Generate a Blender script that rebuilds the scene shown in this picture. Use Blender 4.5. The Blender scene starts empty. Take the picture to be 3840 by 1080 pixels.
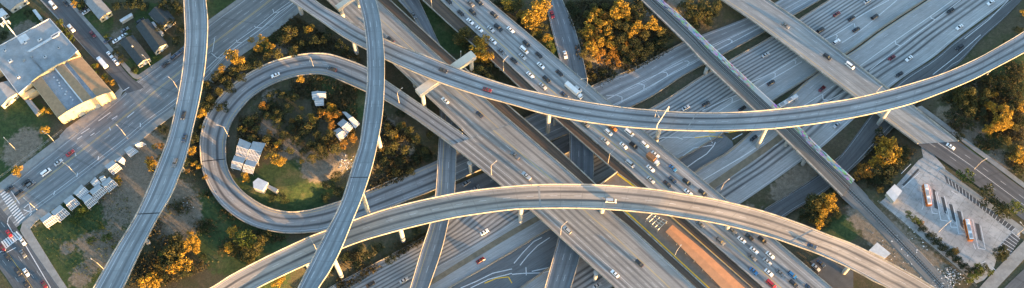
import bpy, bmesh, math, random
import numpy as np
from mathutils import Vector
random.seed(7); rng = np.random.default_rng(7)
sc = bpy.context.scene; COL = sc.collection
# ------------------------------------------------------------------ camera, sky, sun
TH = math.radians(25); H = 540.0; F = 1910 / math.tan(TH)      # F in units of a 3840-wide frame
cam = bpy.data.objects.new('camera', bpy.data.cameras.new('camera')); COL.objects.link(cam)
cam.location = (0, 0, H); cam.rotation_euler = (TH, 0, 0)
cam.data.sensor_width = 36; cam.data.lens = 36 * F / 3840
cam.data.clip_start = 5; cam.data.clip_end = 9000; sc.camera = cam
SUN_EL, SUN_AZ = math.radians(3.6), math.radians(-37)          # azimuth of the sun seen from +X, counterclockwise
w = bpy.data.worlds.new('World'); sc.world = w; w.use_nodes = True
nt = w.node_tree; sky = nt.nodes.new('ShaderNodeTexSky'); sky.sky_type = 'NISHITA'; sky.sun_disc = False
sky.sun_elevation = SUN_EL; sky.sun_rotation = math.radians(90) - SUN_AZ
sky.air_density = 1.0; sky.dust_density = 1.1; sky.ozone_density = 1.6
bg = nt.nodes['Background']; bg.inputs[1].default_value = 0.15; nt.links.new(sky.outputs[0], bg.inputs[0])
sun = bpy.data.objects.new('sun', bpy.data.lights.new('sun', 'SUN')); COL.objects.link(sun)
sun.data.energy = 3.4; sun.data.angle = math.radians(0.5); sun.data.color = (1.0, 0.54, 0.19)
sd = Vector((math.cos(SUN_EL) * math.cos(SUN_AZ), math.cos(SUN_EL) * math.sin(SUN_AZ), math.sin(SUN_EL)))
sun.rotation_euler = sd.to_track_quat('Z', 'Y').to_euler()
sc.view_settings.view_transform = 'Standard'; sc.view_settings.look = 'None'; sc.view_settings.gamma = 1
sc.view_settings.exposure = 3.2
# ------------------------------------------------------------------ survey helpers
CT, ST = math.cos(TH), math.sin(TH)
def at(px, py, z=0.0):                                          # survey point on the photo -> world point at height z
    x = (px - 1920) / F; y = -(py - 540) / F
    dz = -CT + y * ST; t = (z - H) / dz
    return (x * t, (ST + y * CT) * t, z)
def T(k, *pts):                                                 # enlarged map sheet k (0-5 upper row, 6-11 lower row)
    ox, oy = (k % 6) * 640, (k // 6) * 540
    return [(ox + x * .7459, oy + y * .7459) for x, y in pts]
def catmull(P, n):
    P = [np.array(p, float) for p in P]
    Q = [2 * P[0] - P[1]] + P + [2 * P[-1] - P[-2]]
    out = []
    for i in range(len(P) - 1):
        a, b, c, d = Q[i:i + 4]
        for s in np.linspace(0, 1, 24, endpoint=False):
            out.append(.5 * ((2 * b) + (c - a) * s + (2 * a - 5 * b + 4 * c - d) * s * s + (3 * b - a - 3 * c + d) * s ** 3))
    out.append(P[-1]); out = np.array(out)
    L = np.r_[0, np.cumsum(np.linalg.norm(np.diff(out, axis=0), axis=1))]
    u = np.linspace(0, L[-1], n)
    return np.stack([np.interp(u, L, out[:, k]) for k in range(out.shape[1])], 1)
def outward(P, k=190):                                          # roads that leave the mapped area run on beyond it
    P = [tuple(p) for p in P]
    for e in (0, -1):
        a, b = P[e], P[1 if e == 0 else -2]
        if a[1] < -40 or a[1] > 1120 or a[0] < -50 or a[0] > 3900:
            d = math.hypot(a[0] - b[0], a[1] - b[1]); q = (a[0] + (a[0] - b[0]) / d * k, a[1] + (a[1] - b[1]) / d * k); P = [q] + P if e == 0 else P + [q]
    return P
def zprof(z, n):
    if not isinstance(z, (list, tuple)): return np.full(n, float(z))
    return np.interp(np.linspace(0, 1, n), [a for a, b in z], [b for a, b in z])
# ------------------------------------------------------------------ materials
class NT:
    def __init__(s, name):
        s.m = bpy.data.materials.new(name); s.m.use_nodes = True; s.t = s.m.node_tree
        s.b = s.t.nodes['Principled BSDF']; s.b.inputs['Roughness'].default_value = .85
        s.b.inputs['Specular IOR Level'].default_value = .25
    def n(s, kind, **kw):
        x = s.t.nodes.new(kind)
        for k, v in kw.items(): setattr(x, k, v)
        return x
    def put(s, sock, v):
        if hasattr(v, 'is_output') or isinstance(v, bpy.types.NodeSocket): s.t.links.new(v, sock)
        else: sock.default_value = v
    def math(s, op, a, b=0.0, c=0.0, clamp=False):
        x = s.n('ShaderNodeMath', operation=op, use_clamp=clamp)
        s.put(x.inputs[0], a); s.put(x.inputs[1], b); s.put(x.inputs[2], c); return x.outputs[0]
    def mix(s, f, a, b, mode='MIX'):
        x = s.n('ShaderNodeMix', data_type='RGBA', blend_type=mode)
        s.put(x.inputs[0], f); s.put(x.inputs[6], a if not isinstance(a, tuple) else (*a[:3], 1)); s.put(x.inputs[7], b if not isinstance(b, tuple) else (*b[:3], 1))
        return x.outputs[2]
    def noise(s, vec=None, scale=1.0, detail=4.0, rough=.6, scl=None):
        if scl is not None:
            mp = s.n('ShaderNodeMapping'); s.put(mp.inputs['Vector'], vec); mp.inputs['Scale'].default_value = scl; vec = mp.outputs[0]
        x = s.n('ShaderNodeTexNoise'); x.inputs['Scale'].default_value = scale; x.inputs['Detail'].default_value = detail; x.inputs['Roughness'].default_value = rough
        if vec is not None: s.put(x.inputs['Vector'], vec)
        return x.outputs[0]
    def ramp(s, f, a, b):                                        # smoothstep a..b -> 0..1
        x = s.n('ShaderNodeMapRange', interpolation_type='SMOOTHSTEP'); s.put(x.inputs[0], f)
        x.inputs[1].default_value = a; x.inputs[2].default_value = b; return x.outputs[0]
    def pos(s): return s.n('ShaderNodeNewGeometry').outputs['Position']
    def obj(s): return s.n('ShaderNodeTexCoord').outputs['Object']
    def done(s, col): s.put(s.b.inputs['Base Color'], col); return s.m
def bump(N, h, d=.1):
    b = N.n('ShaderNodeBump'); b.inputs['Strength'].default_value = .6; b.inputs['Distance'].default_value = d
    N.put(b.inputs['Height'], h); N.t.links.new(b.outputs[0], N.b.inputs['Normal'])
def mottled(name, col, var=.35, scale=.4, col2=None, rough=.85):
    N = NT(name); p = N.pos(); f = N.noise(p, scale, 6)
    f2 = N.noise(p, scale * 6, 4)
    c2 = col2 or tuple(c * (1 - var) for c in col)
    c = N.mix(N.ramp(f, .35, .65), c2, col); c = N.mix(N.ramp(f2, .3, .75), c, tuple(x * (1 - var * .6) for x in col))
    N.b.inputs['Roughness'].default_value = rough
    return N.done(c)
def plain(name, col, rough=.6, metal=0.0, emit=None):
    N = NT(name); N.b.inputs['Roughness'].default_value = rough; N.b.inputs['Metallic'].default_value = metal
    f = N.noise(N.obj(), 3.0, 3)
    return N.done(N.mix(N.ramp(f, .3, .7), tuple(c * .88 for c in col), col))
WHITE = (.62, .64, .66); YEL = (.62, .42, .10)
def road_mat(name, base, W, lanes=(), lw=3.6, oil=.5, solid=(), dash=(), slab=.12, joint=4.6, dashlen=12.0, tint=None, long=0.0):
    """lanes: lane centre positions in metres from the left edge; solid: (x, width, colour); dash: x positions."""
    N = NT(name); uv = N.n('ShaderNodeUVMap'); sp = N.n('ShaderNodeSeparateXYZ'); N.t.links.new(uv.outputs[0], sp.inputs[0])
    x = N.math('MULTIPLY', sp.outputs[0], W); v = sp.outputs[1]
    cb = N.n('ShaderNodeCombineXYZ'); N.put(cb.inputs[0], x); N.put(cb.inputs[1], v); xv = cb.outputs[0]
    c = base
    blot = N.noise(N.pos(), .035, 5); c = N.mix(N.ramp(blot, .3, .7), tuple(k * .82 for k in base), tuple(k * 1.12 for k in base))
    # slab-to-slab tone differences
    fl = N.n('ShaderNodeCombineXYZ'); N.put(fl.inputs[0], N.math('FLOOR', N.math('DIVIDE', x, lw))); N.put(fl.inputs[1], N.math('FLOOR', N.math('DIVIDE', v, 13.7)))
    wn = N.n('ShaderNodeTexWhiteNoise', noise_dimensions='2D'); N.t.links.new(fl.outputs[0], wn.inputs[0])
    c = N.mix(N.math('MULTIPLY', wn.outputs[0], slab * 2.2), c, tuple(k * .55 for k in base))
    # transverse stains, streaks along the travel direction
    st = N.noise(xv, 1.0, 5, .65, scl=(1.3, .035, 1)); c = N.mix(N.math('MULTIPLY', N.ramp(st, .40, .68), .6), c, tuple(k * .48 for k in base))
    gr = N.noise(xv, 1.0, 5, .7, scl=(.9, .5, 1)); c = N.mix(N.math('MULTIPLY', N.ramp(gr, .5, .8), .35), c, tuple(min(1, k * 1.5) for k in base))
    for k in lanes:
        d = N.math('ABSOLUTE', N.math('SUBTRACT', x, k))
        m = N.math('MULTIPLY', N.math('SUBTRACT', 1.0, N.ramp(d, .15, lw * .36)), N.math('ADD', N.math('MULTIPLY', N.noise(xv, 1.0, 3, .5, scl=(.2, .02, 1)), 1.0), .15))
        c = N.mix(N.math('MULTIPLY', m, oil, clamp=True), c, (.035, .037, .042))
    jv = N.math('FRACT', N.math('DIVIDE', v, joint)); jm = N.math('LESS_THAN', jv, .035)
    c = N.mix(N.math('MULTIPLY', jm, .35), c, tuple(k * .4 for k in base))
    wear = N.math('ADD', .1, N.math('MULTIPLY', N.noise(xv, 1.0, 3, .6, scl=(1, .12, 1)), 1.1), clamp=True)
    for (k, wd, cl) in solid:
        m = N.math('LESS_THAN', N.math('ABSOLUTE', N.math('SUBTRACT', x, k)), wd / 2); c = N.mix(N.math('MULTIPLY', m, wear), c, cl)
    for k in dash:
        m = N.math('LESS_THAN', N.math('ABSOLUTE', N.math('SUBTRACT', x, k)), .11)
        m = N.math('MULTIPLY', m, N.math('LESS_THAN', N.math('FRACT', N.math('DIVIDE', v, dashlen)), .30)); c = N.mix(N.math('MULTIPLY', N.math('MULTIPLY', m, .7), wear), c, WHITE)
    return N.done(c)
CONC = (.30, .31, .32)
M = {}
M['conc'] = mottled('concrete', (.33, .33, .32), .35, .25)
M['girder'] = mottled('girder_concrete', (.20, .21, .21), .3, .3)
N = NT('parapet_concrete'); uv = N.n('ShaderNodeUVMap'); sp = N.n('ShaderNodeSeparateXYZ'); N.t.links.new(uv.outputs[0], sp.inputs[0]); p = N.pos()
c = N.mix(N.ramp(N.noise(p, .25, 6), .3, .7), (.22, .215, .20), (.40, .385, .35)); c = N.mix(N.math('MULTIPLY', N.ramp(N.noise(p, 1.4, 4), .45, .75), .6), c, (.16, .155, .145))
j = N.math('LESS_THAN', N.math('FRACT', N.math('DIVIDE', sp.outputs[1], 7.5)), .05); c = N.mix(N.math('MULTIPLY', j, .6), c, (.12, .12, .11)); M['parapet'] = N.done(c)
M['column'] = mottled('column_concrete', (.42, .42, .40), .3, .3)
M['walk'] = mottled('sidewalk_concrete', (.27, .275, .27), .35, .3)
M['white'] = plain('white_paint', (.7, .7, .7)); M['yellow'] = plain('yellow_paint', (.75, .46, .04), .5)
M['mark'] = mottled('road_paint', (.66, .68, .70), .3, 1.2); M['ymark'] = mottled('yellow_road_paint', (.5, .36, .12), .3, 1.2)
M['steel'] = plain('galvanised_steel', (.42, .42, .40), .45, .5)
M['dark'] = plain('black_rubber', (.02, .02, .022), .8)
M['glass'] = plain('tinted_glass', (.02, .025, .03), .12)
M['lamp'] = plain('lamp_housing', (.55, .5, .42), .5)
# ------------------------------------------------------------------ object helpers
CNT = {}
def tag(o, label=None, cat=None, group=None, kind=None):
    if label: o['label'] = label
    if cat: o['category'] = cat
    if group: o['group'] = group
    if kind: o['kind'] = kind
    return o
def empty(name, loc=(0, 0, 0), rz=0.0):
    o = bpy.data.objects.new(name, None); COL.objects.link(o); o.location = loc; o.rotation_euler = (0, 0, rz); o.empty_display_size = .5
    return o
def mesh(name, V, Fc, mats, parent=None, mi=None, uv=None, smooth=False):
    me = bpy.data.meshes.new(name); me.from_pydata([tuple(map(float, p)) for p in V], [], Fc)
    for m in (mats if isinstance(mats, (list, tuple)) else [mats]): me.materials.append(m)
    if mi is not None: me.polygons.foreach_set('material_index', mi)
    if uv is not None:
        l = me.uv_layers.new(name='UVMap'); idx = np.empty(len(me.loops), int); me.loops.foreach_get('vertex_index', idx)
        l.data.foreach_set('uv', np.asarray(uv, float)[idx].ravel())
    if smooth: me.polygons.foreach_set('use_smooth', [True] * len(me.polygons))
    me.update()
    o = bpy.data.objects.new(name, me); COL.objects.link(o)
    if parent is not None: o.parent = parent
    return o
class MB:                                                       # collects boxes, tubes and polygons of one mesh
    def __init__(s): s.V = []; s.F = []; s.mi = []
    def add(s, V, Fc, m=0):
        k = len(s.V); s.V += [tuple(v) for v in V]; s.F += [tuple(i + k for i in f) for f in Fc]; s.mi += [m] * len(Fc)
    def box(s, c, d, rz=0.0, m=0, taper=1.0):
        cx, cy, cz = c; ca, sa = math.cos(rz), math.sin(rz); V = []
        for z in (-1, 1):
            q = taper if z > 0 else 1
            for x, y in ((-1, -1), (1, -1), (1, 1), (-1, 1)):
                a, b = x * d[0] / 2 * q, y * d[1] / 2 * q; V.append((cx + a * ca - b * sa, cy + a * sa + b * ca, cz + z * d[2] / 2))
        s.add(V, [(3, 2, 1, 0), (4, 5, 6, 7), (0, 1, 5, 4), (1, 2, 6, 5), (2, 3, 7, 6), (3, 0, 4, 7)], m)
    def prism(s, pts, z0, z1, m=0, top=None):
        n = len(pts); a = sum(pts[i][0] * pts[(i + 1) % n][1] - pts[(i + 1) % n][0] * pts[i][1] for i in range(n))
        if a < 0: pts = pts[::-1]
        V = [(p[0], p[1], z0) for p in pts] + [(p[0], p[1], z1) for p in pts]
        s.add(V, [tuple(range(n))[::-1]] + [(i, (i + 1) % n, n + (i + 1) % n, n + i) for i in range(n)], m)
        s.add([(p[0], p[1], z1) for p in pts], [tuple(range(n))], m if top is None else top)
    def tube(s, a, b, r0, r1=None, n=8, m=0):
        r1 = r0 if r1 is None else r1; a, b = Vector(a), Vector(b); d = (b - a).normalized()
        u = d.orthogonal().normalized(); v = d.cross(u); V = []
        for p, r in ((a, r0), (b, r1)):
            for i in range(n): t = 2 * math.pi * i / n; V.append(p + u * r * math.cos(t) + v * r * math.sin(t))
        s.add(V, [(i, (i + 1) % n, n + (i + 1) % n, n + i) for i in range(n)] + [tuple(range(n))[::-1], tuple(range(n, 2 * n))], m)
    def strip(s, pts, wd, z=None, m=0):                          # flat painted line through world points
        P = [Vector(p) for p in pts]
        for a, b in zip(P[:-1], P[1:]):
            d = (b - a); d.z = 0; L = Vector((-d.y, d.x, 0)).normalized() * wd / 2
            s.add([a - L, b - L, b + L, a + L], [(0, 1, 2, 3)], m)
    def build(s, name, mats, parent=None, smooth=False): return mesh(name, s.V, s.F, mats, parent, s.mi, None, smooth)
# ------------------------------------------------------------------ ribbons: roads and decks
class Rib:
    def __init__(s, L, R, z, n=90, bank=0.0):
        zz = zprof(z, n); s.n = n; s.z = zz
        bk = zprof(bank, n)
        L, R = outward(L), outward(R); l, r = catmull(L, n), catmull(R, n)
        s.L = np.array([at(l[i][0], l[i][1], zz[i] + bk[i] / 2) for i in range(n)])
        s.R = np.array([at(r[i][0], r[i][1], zz[i] - bk[i] / 2) for i in range(n)])
        s.C = (s.L + s.R) / 2
        d = s.R - s.L; s.W = np.linalg.norm(d, axis=1); s.lat = d / s.W[:, None]; s.mw = float(np.median(s.W))
        s.v = np.r_[0, np.cumsum(np.linalg.norm(np.diff(s.C, axis=0), axis=1))]
    def pt(s, i, t, ds=0, dh=0): return s.L[i] * (1 - t) + s.R[i] * t + s.lat[i] * ds + np.array([0, 0, dh])
    def at_v(s, v, t=.5, dh=0):
        i = int(np.clip(np.searchsorted(s.v, v), 1, s.n - 1)); f = (v - s.v[i - 1]) / (s.v[i] - s.v[i - 1])
        p = s.pt(i - 1, t) * (1 - f) + s.pt(i, t) * f; d = s.C[i] - s.C[i - 1]
        return (p[0], p[1], p[2] + dh), math.atan2(d[1], d[0])
    def sweep(s, name, prof, mats, parent=None, mi=None, closed=True, i0=0, i1=None):
        i1 = s.n if i1 is None else i1; k = len(prof); V = []; uv = []
        for i in range(i0, i1):
            for (t, ds, dh) in prof: V.append(s.pt(i, t, ds, dh)); uv.append((t + ds / s.W[i], s.v[i]))
        Fc = []; m = []
        kk = k if closed else k - 1
        for i in range(i1 - i0 - 1):
            for j in range(kk):
                a = i * k + j; b = i * k + (j + 1) % k; Fc.append((a, b, b + k, a + k)); m.append(mi[j] if mi else 0)
        if closed: Fc += [tuple(range(k))[::-1], tuple(range((i1 - i0 - 1) * k, (i1 - i0) * k))]; m += [mi[-1] if mi else 0] * 2
        return mesh(name, V, Fc, mats, parent, m, uv)
    def flat(s, name, mat, parent=None, dh=0.0, t0=0.0, t1=1.0, nt_=5):
        pr = [(t0 + (t1 - t0) * q / (nt_ - 1), 0, dh) for q in range(nt_)]
        return s.sweep(name, pr, mat, parent, closed=False)
    def deck(s, parent, mat, depth=2.1, inset=3.2, edge=.45):
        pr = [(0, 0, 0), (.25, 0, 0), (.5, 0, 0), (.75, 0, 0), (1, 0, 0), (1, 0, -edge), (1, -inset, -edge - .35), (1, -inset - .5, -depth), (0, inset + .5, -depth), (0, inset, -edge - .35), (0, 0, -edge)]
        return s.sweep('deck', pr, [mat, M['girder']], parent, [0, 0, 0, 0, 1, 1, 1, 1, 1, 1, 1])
    def parapet(s, parent, side, h=.85, wd=.42, name='parapet', i0=0, i1=None, mat=None):
        sg = 1 if side == 0 else -1
        pr = [(side, -.004 * sg, -.3), (side, -.004 * sg, h), (side, (wd - .12) * sg, h), (side, wd * sg, .0)]
        if side == 1: pr = pr[::-1]
        return s.sweep(name, pr, mat or M['parapet'], parent, i0=i0, i1=i1)
def column(parent, base, top, r=1.1, cap=None, rz=0.0):
    b = MB(); b.tube(base, (base[0], base[1], top[2] if len(top) > 2 else top), r, r, 14)
    return b.build('column', M['column'], parent, smooth=False)
def bridge(name, label, cat, rib, mat, cols=(), depth=2.1, inset=3.2, ph=.85, pw=.42, colz=None, r=1.1, group=None, par=(0, 1), edge=.45):
    root = empty(name, tuple(rib.C[0])); root.location.z = 0
    tag(root, label, cat, group)
    m = []
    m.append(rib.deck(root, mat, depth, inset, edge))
    for sd_ in par: m.append(rib.parapet(root, sd_, ph, pw))
    for (px, py, zb) in cols:
        p = at(px, py, zb); i = int(np.argmin(np.linalg.norm(rib.C[:, :2] - np.array(p[:2]), axis=1)))
        q = rib.C[i]; b = MB(); zt = q[2] - depth + .05
        d = rib.lat[i]; rz = math.atan2(d[1], d[0])
        b.tube((q[0], q[1], zb - 1), (q[0], q[1], zt - 1.5), r, r, 14)
        b.box((q[0], q[1], zt - .75), (min(rib.W[i] - 2 * inset, 7), 2.4, 1.5), rz)
        m.append(b.build('column', M['column'], root))
    for o in m:
        if o.parent == root: o.location = (-root.location.x, -root.location.y, -root.location.z)
    return root
def settle(root, kids):                                         # parts were meshed in world space: offset them to their root
    for o in kids:
        o.parent = root; o.location = -root.location
# ------------------------------------------------------------------ 105: the sunken freeway
ZL = -7.0
E0 = [(1370, 719), (1642, 600), (2226, 321), (2368, 261), (2560, 160), (2806, 63), (2960, -20), (3100, -90)]
E1 = [(1400, 800), (1712, 678), (1803, 637), (2368, 400), (2560, 285), (2746, 186), (2880, 112), (3075, 0), (3170, -60)]
E2 = [(1150, 1130), (1280, 1056), (1600, 883), (1720, 790), (2000, 640), (2442, 406), (2642, 280), (2873, 150), (3110, 0), (3220, -70)]
E4 = [(1590, 1135), (1686, 1080), (1920, 946), (2054, 865), (2560, 590), (2710, 500), (3022, 298), (3200, 183), (3297, 112), (3468, 0), (3560, -60)]
E5 = [(1900, 1120), (2050, 1010), (2604, 644), (2746, 555), (3026, 304), (3206, 188), (3303, 117), (3474, 4), (3566, -56)]
E7 = [(2200, 1138), (2290, 1080), (2776, 764), (3022, 592), (3097, 540), (3334, 330), (3498, 216), (3580, 149), (3740, 30), (3850, -50)]
E8 = [(2520, 1040), (2600, 975), (2866, 786), (3037, 678), (3150, 585), (3340, 336), (3506, 218), (3586, 152), (3746, 33), (3852, -48)]
E9 = [(2620, 1065), (2700, 992), (2948, 808), (3082, 726), (3230, 600), (3528, 290), (3595, 239), (3677, 149), (3752, 82), (3870, -40)]
def roadpart(name, L, R, z, mat, n=60, kind='structure', label=None, cat='road', dh=0.0, bank=0.0):
    r = Rib(L, R, z, n, bank); o = r.flat(name, mat, None, dh); tag(o, label, cat, None, kind); return r, o
# mainline westbound: 6 lanes
lanes = [2.6 + 3.6 * i for i in range(9)]
rw = Rib(E2, E4, ZL, 80); W = rw.mw
print('widths WB', rw.W[[10, 30, 50, 70]].round(1))
nl = int((W - 3) // 3.6)
LC = [2.2 + 3.6 * (i + .5) for i in range(nl)]
m_wb = road_mat('westbound_concrete', (.33, .34, .345), W, LC[:9], oil=1.0, solid=[(1.4, .3, WHITE), (2.2 + 3.6 * 9, .25, WHITE), (W - 1.2, .25, YEL)], dash=[2.2 + 3.6 * i for i in range(1, 9)] + [W - 5])
o = rw.flat('westbound_freeway', m_wb, None, .02); tag(o, 'westbound lanes of the sunken concrete freeway', 'road', None, 'structure')
re = Rib(E5, E7, ZL, 80); W = re.mw; print('widths EB', re.W[[10, 30, 50, 70]].round(1)); nl = int((W - 3) // 3.6)
LC = [1.8 + 3.6 * (i + .5) for i in range(nl)]
m_eb = road_mat('eastbound_concrete', (.34, .35, .355), W, LC[3:-1], oil=1.1, solid=[(.9, .25, YEL), (W - 1.4, .3, WHITE)], dash=[4.6] + [1.8 + 3.6 * i for i in range(4, nl)])
o = re.flat('eastbound_freeway', m_eb, None, .028); tag(o, 'eastbound lanes of the sunken concrete freeway', 'road', None, 'structure')
rc = Rib(E4[:6], E5[:1] + [(1980, 1062)] + E5[1:4] + [(2746, 530)], ZL, 40)
m_pl = road_mat('junction_asphalt', (.15, .16, .17), rc.mw, [6, 14, 22], oil=.3, solid=[], dash=[])
o = rc.flat('junction_road', m_pl, None, .004); tag(o, 'sunken signal junction between the freeway roadways', 'road', None, 'structure')
rx = Rib(E8, E9, ZL, 60)
m_x = road_mat('ramp_asphalt', (.12, .125, .13), rx.mw, [rx.mw * .3, rx.mw * .62], oil=.35, solid=[(1.6, .25, WHITE), (rx.mw - 2.2, .3, WHITE)], dash=[])
o = rx.flat('exit_ramp_road', m_x, None, .036); tag(o, 'dark asphalt exit road right of the sunken freeway', 'road', None, 'structure')
# ------------------------------------------------------------------ loop ramp and its collector road
LO = [(1785, 537), (1753, 513), (1590, 400), (1450, 304), (1372, 252), (1280, 216)] + T(1, (780, 270), (690, 270), (600, 285), (500, 315), (400, 365), (300, 435), (220, 520), (172, 600), (150, 690)) + T(7, (148, 40), (155, 110), (180, 190), (235, 285), (310, 355), (400, 407), (500, 438), (600, 450), (700, 445), (780, 432)) + [(1400, 800), (1560, 740), (1712, 678), (1803, 637)]
LI = [(1722, 572), (1690, 545), (1560, 449), (1447, 378), (1370, 343), (1280, 304)] + T(1, (780, 378), (700, 375), (600, 392), (500, 430), (420, 480), (360, 540), (310, 610), (285, 680), (278, 720)) + T(7, (278, 40), (283, 100), (310, 170), (360, 235), (430, 288), (500, 322), (580, 340), (660, 338), (740, 322), (858, 285)) + [(1370, 719), (1500, 662), (1642, 600), (1730, 557)]
zl = [(0, 7), (.12, 6.2), (.25, 3.5), (.38, 1.2), (.5, .2), (.6, -.8), (.7, -3), (.82, -6.2), (.88, -7), (1, -7)]
rl = Rib(LO, LI, zl, 170, bank=[(0, 0), (.15, .5), (.3, .9), (.7, .9), (.85, .3), (1, 0)])
print('loop widths', rl.W[::20].round(1), 'z', rl.z[::20].round(1))
W = rl.mw
m_loop = road_mat('loop_concrete', (.27, .28, .29), W, [W * .30, W * .66], oil=1.1, solid=[(1.6, .22, WHITE), (W - 1.8, .22, YEL)], dash=[W * .48], joint=9)
root = empty('loop_ramp', (float(rl.C[85][0]), float(rl.C[85][1]), 0)); tag(root, 'round concrete loop ramp curling around the wooded island', 'ramp')
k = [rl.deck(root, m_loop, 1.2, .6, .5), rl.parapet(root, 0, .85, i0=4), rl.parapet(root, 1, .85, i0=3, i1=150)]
settle(root, k)
rs1 = Rib([(1642, 600), (2226, 321), (2368, 261), (2560, 160), (2806, 63), (2960, -20), (3100, -90)], [(1712, 678), (1803, 637), (2368, 400), (2560, 285), (2746, 186), (2880, 112), (3075, 0), (3170, -60)], ZL, 60)
W = rs1.mw
m_s1 = road_mat('collector_concrete', (.28, .29, .30), W, [W * .2, W * .38, W * .85], oil=.4, solid=[(1.5, .25, WHITE), (W * .52, .3, WHITE), (W * .74, .3, WHITE)], dash=[W * .29])
o = rs1.flat('collector_road', m_s1, None, .044); tag(o, 'collector road with chevron lines below the golden hillside', 'road', None, 'structure')
mk = MB()                                                        # chevron ticks on the gore of the collector road
for (pts) in (T(3, (475, 480), (525, 478), (553, 488), (553, 512)), T(3, (620, 425), (640, 420), (666, 428), (662, 450)), T(3, (755, 362), (775, 364), (782, 372), (778, 386)), T(4, (222, 200), (238, 198), (250, 205), (240, 218)), T(4, (10, 308), (25, 306), (34, 315), (22, 330))):
    mk.strip([at(a, b, ZL + .06) for a, b in pts], .4)
for a, b in zip(T(3, (470, 500), (858, 312)), T(3, (858, 312), (858, 312))): pass
mk.strip([at(*p, ZL + .06) for p in T(3, (470, 502), (620, 425), (755, 362), (858, 312))], .3)
mk.strip([at(*p, ZL + .06) for p in T(3, (525, 528), (662, 450), (778, 386), (858, 345))], .3)
mk.strip([at(*p, ZL + .06) for p in T(4, (60, 285), (222, 200), (380, 125))], .3)
mk.strip([at(*p, ZL + .06) for p in T(4, (0, 345), (240, 218), (400, 130))], .3)
# carpool buffers of the mainline
for pts in (T(4, (345, 412), (455, 365), (575, 292)), T(4, (380, 440), (465, 388), (600, 310)), T(4, (100, 556), (245, 488), (290, 470)), T(4, (180, 560), (250, 515), (300, 495)), T(4, (610, 530), (705, 470), (760, 430)), T(4, (655, 530), (735, 505), (830, 455)),
            T(4, (700, 205), (770, 172), (858, 118)), T(4, (800, 215), (858, 178)), T(5, (0, 100), (60, 65), (180, 0)), T(5, (0, 180), (80, 118), (220, 0)), T(5, (35, 330), (210, 205), (390, 80), (500, 0)), T(5, (80, 355), (240, 230), (410, 100), (540, 0)), T(5, (560, 195), (680, 100), (780, 0)), T(5, (400, 375), (520, 280), (640, 175))):
    mk.strip([at(a, b, ZL + .06) for a, b in pts], .34)
for pts in (T(4, (455, 365), (466, 368), (464, 388)), T(4, (245, 488), (250, 495), (248, 515)), T(4, (703, 470), (706, 500), (735, 505)), T(4, (768, 172), (778, 180), (770, 196)), T(5, (210, 205), (214, 222), (238, 230)), T(5, (388, 78), (392, 92), (412, 98)), T(4, (555, 298), (570, 308), (566, 320)), T(5, (5, 118), (8, 135), (30, 138))):
    mk.strip([at(a, b, ZL + .06) for a, b in pts], .4)
o = mk.build('lane_markings', M['mark']); tag(o, 'white chevrons and solid lines painted on the sunken freeway', 'markings', None, 'structure')
# painted islands and curbs of the sunken junction
mk = MB()
for pts in (T(9, (470, 400), (500, 375), (560, 350), (640, 320)), T(10, (20, 118), (70, 82), (120, 50), (155, 10), (165, -10)), T(10, (0, 60), (55, 20), (110, 12), (150, 5)), T(3, (690, 720), (760, 690), (830, 690), (858, 700)),
            T(4, (0, 690), (60, 690), (130, 680), (150, 720)), T(4, (180, 690), (200, 665), (235, 665)), T(4, (250, 700), (300, 672)), T(10, (420, 32), (480, 0)), T(4, (360, 700), (420, 660)), T(10, (95, 185), (290, 70), (410, -8)),
            T(8, (600, 724), (680, 690), (760, 650), (858, 628)), T(8, (650, 724), (740, 680), (858, 650)), T(9, (0, 440 + 215), (60, 650), (150, 648), (200, 636)), T(9, (10, 600), (60, 540), (110, 490), (150, 470)), T(9, (40, 610), (80, 560), (130, 510), (190, 470)), T(9, (70, 620), (72, 660)), T(9, (100, 640), (190, 620))):
    mk.strip([at(a, b, ZL + .05) for a, b in pts], .45)
o = mk.build('junction_markings', M['mark']); tag(o, 'white curved lines painted on the sunken signal junction', 'markings', None, 'structure')
mk = MB()
for pts in (T(4, (60, 692), (140, 684), (200, 690)), T(8, (720, 700), (780, 675), (840, 668), (858, 700)), T(4, (230, 668), (290, 655)), T(4, (130, 663), (165, 668))):
    mk.strip([at(a, b, ZL + .055) for a, b in pts], .5)
o = mk.build('yellow_curb_lines', M['yellow']); tag(o, 'yellow curb lines around the sunken signal junction', 'markings', None, 'structure')
# median barriers of the sunken freeway
def barrier(name, pts, z, label, h=1.0, wd=.6, n=50, mat=None):
    P = catmull(pts, n); P = np.array([at(a, b, z) for a, b in P]); V = []; Fc = []
    for i in range(n):
        d = P[min(i + 1, n - 1)] - P[max(i - 1, 0)]; l = np.array([-d[1], d[0], 0]); l /= np.linalg.norm(l)
        for s, hh in ((-wd / 2, -.2), (-wd / 5, h), (wd / 5, h), (wd / 2, -.2)): V.append(P[i] + l * s + np.array([0, 0, hh]))
    for i in range(n - 1):
        for j in range(4): a = i * 4 + j; b = i * 4 + (j + 1) % 4; Fc.append((a, b, b + 4, a + 4))
    o = mesh(name, V, Fc, mat or M['parapet']); tag(o, label, 'barrier'); return o
barrier('median_barrier', E4, ZL, 'long concrete median barrier beside the westbound sunken lanes')
barrier('median_barrier', E5[:5], ZL, 'concrete barrier between the signal junction and eastbound sunken lanes')
barrier('roadside_barrier', E2, ZL, 'concrete barrier along the upper side of the sunken mainline')
barrier('roadside_barrier', E1[1:], ZL, 'concrete barrier below the chevron collector road')
barrier('roadside_barrier', E0[1:5], ZL, 'concrete barrier at the foot of the golden hillside')
barrier('roadside_barrier', E8[2:5], ZL, 'barrier between the dirt strip and the dark exit road')
barrier('roadside_barrier', E9[1:6], ZL, 'concrete barrier on the outer side of the dark exit road')
rv = Rib([(1600, 745), (1712, 692), (1810, 650), (2000, 566), (2200, 470), (2330, 415)], [(1640, 850), (1722, 792), (1850, 722), (2000, 642), (2200, 538), (2340, 462)], ZL, 40)
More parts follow.
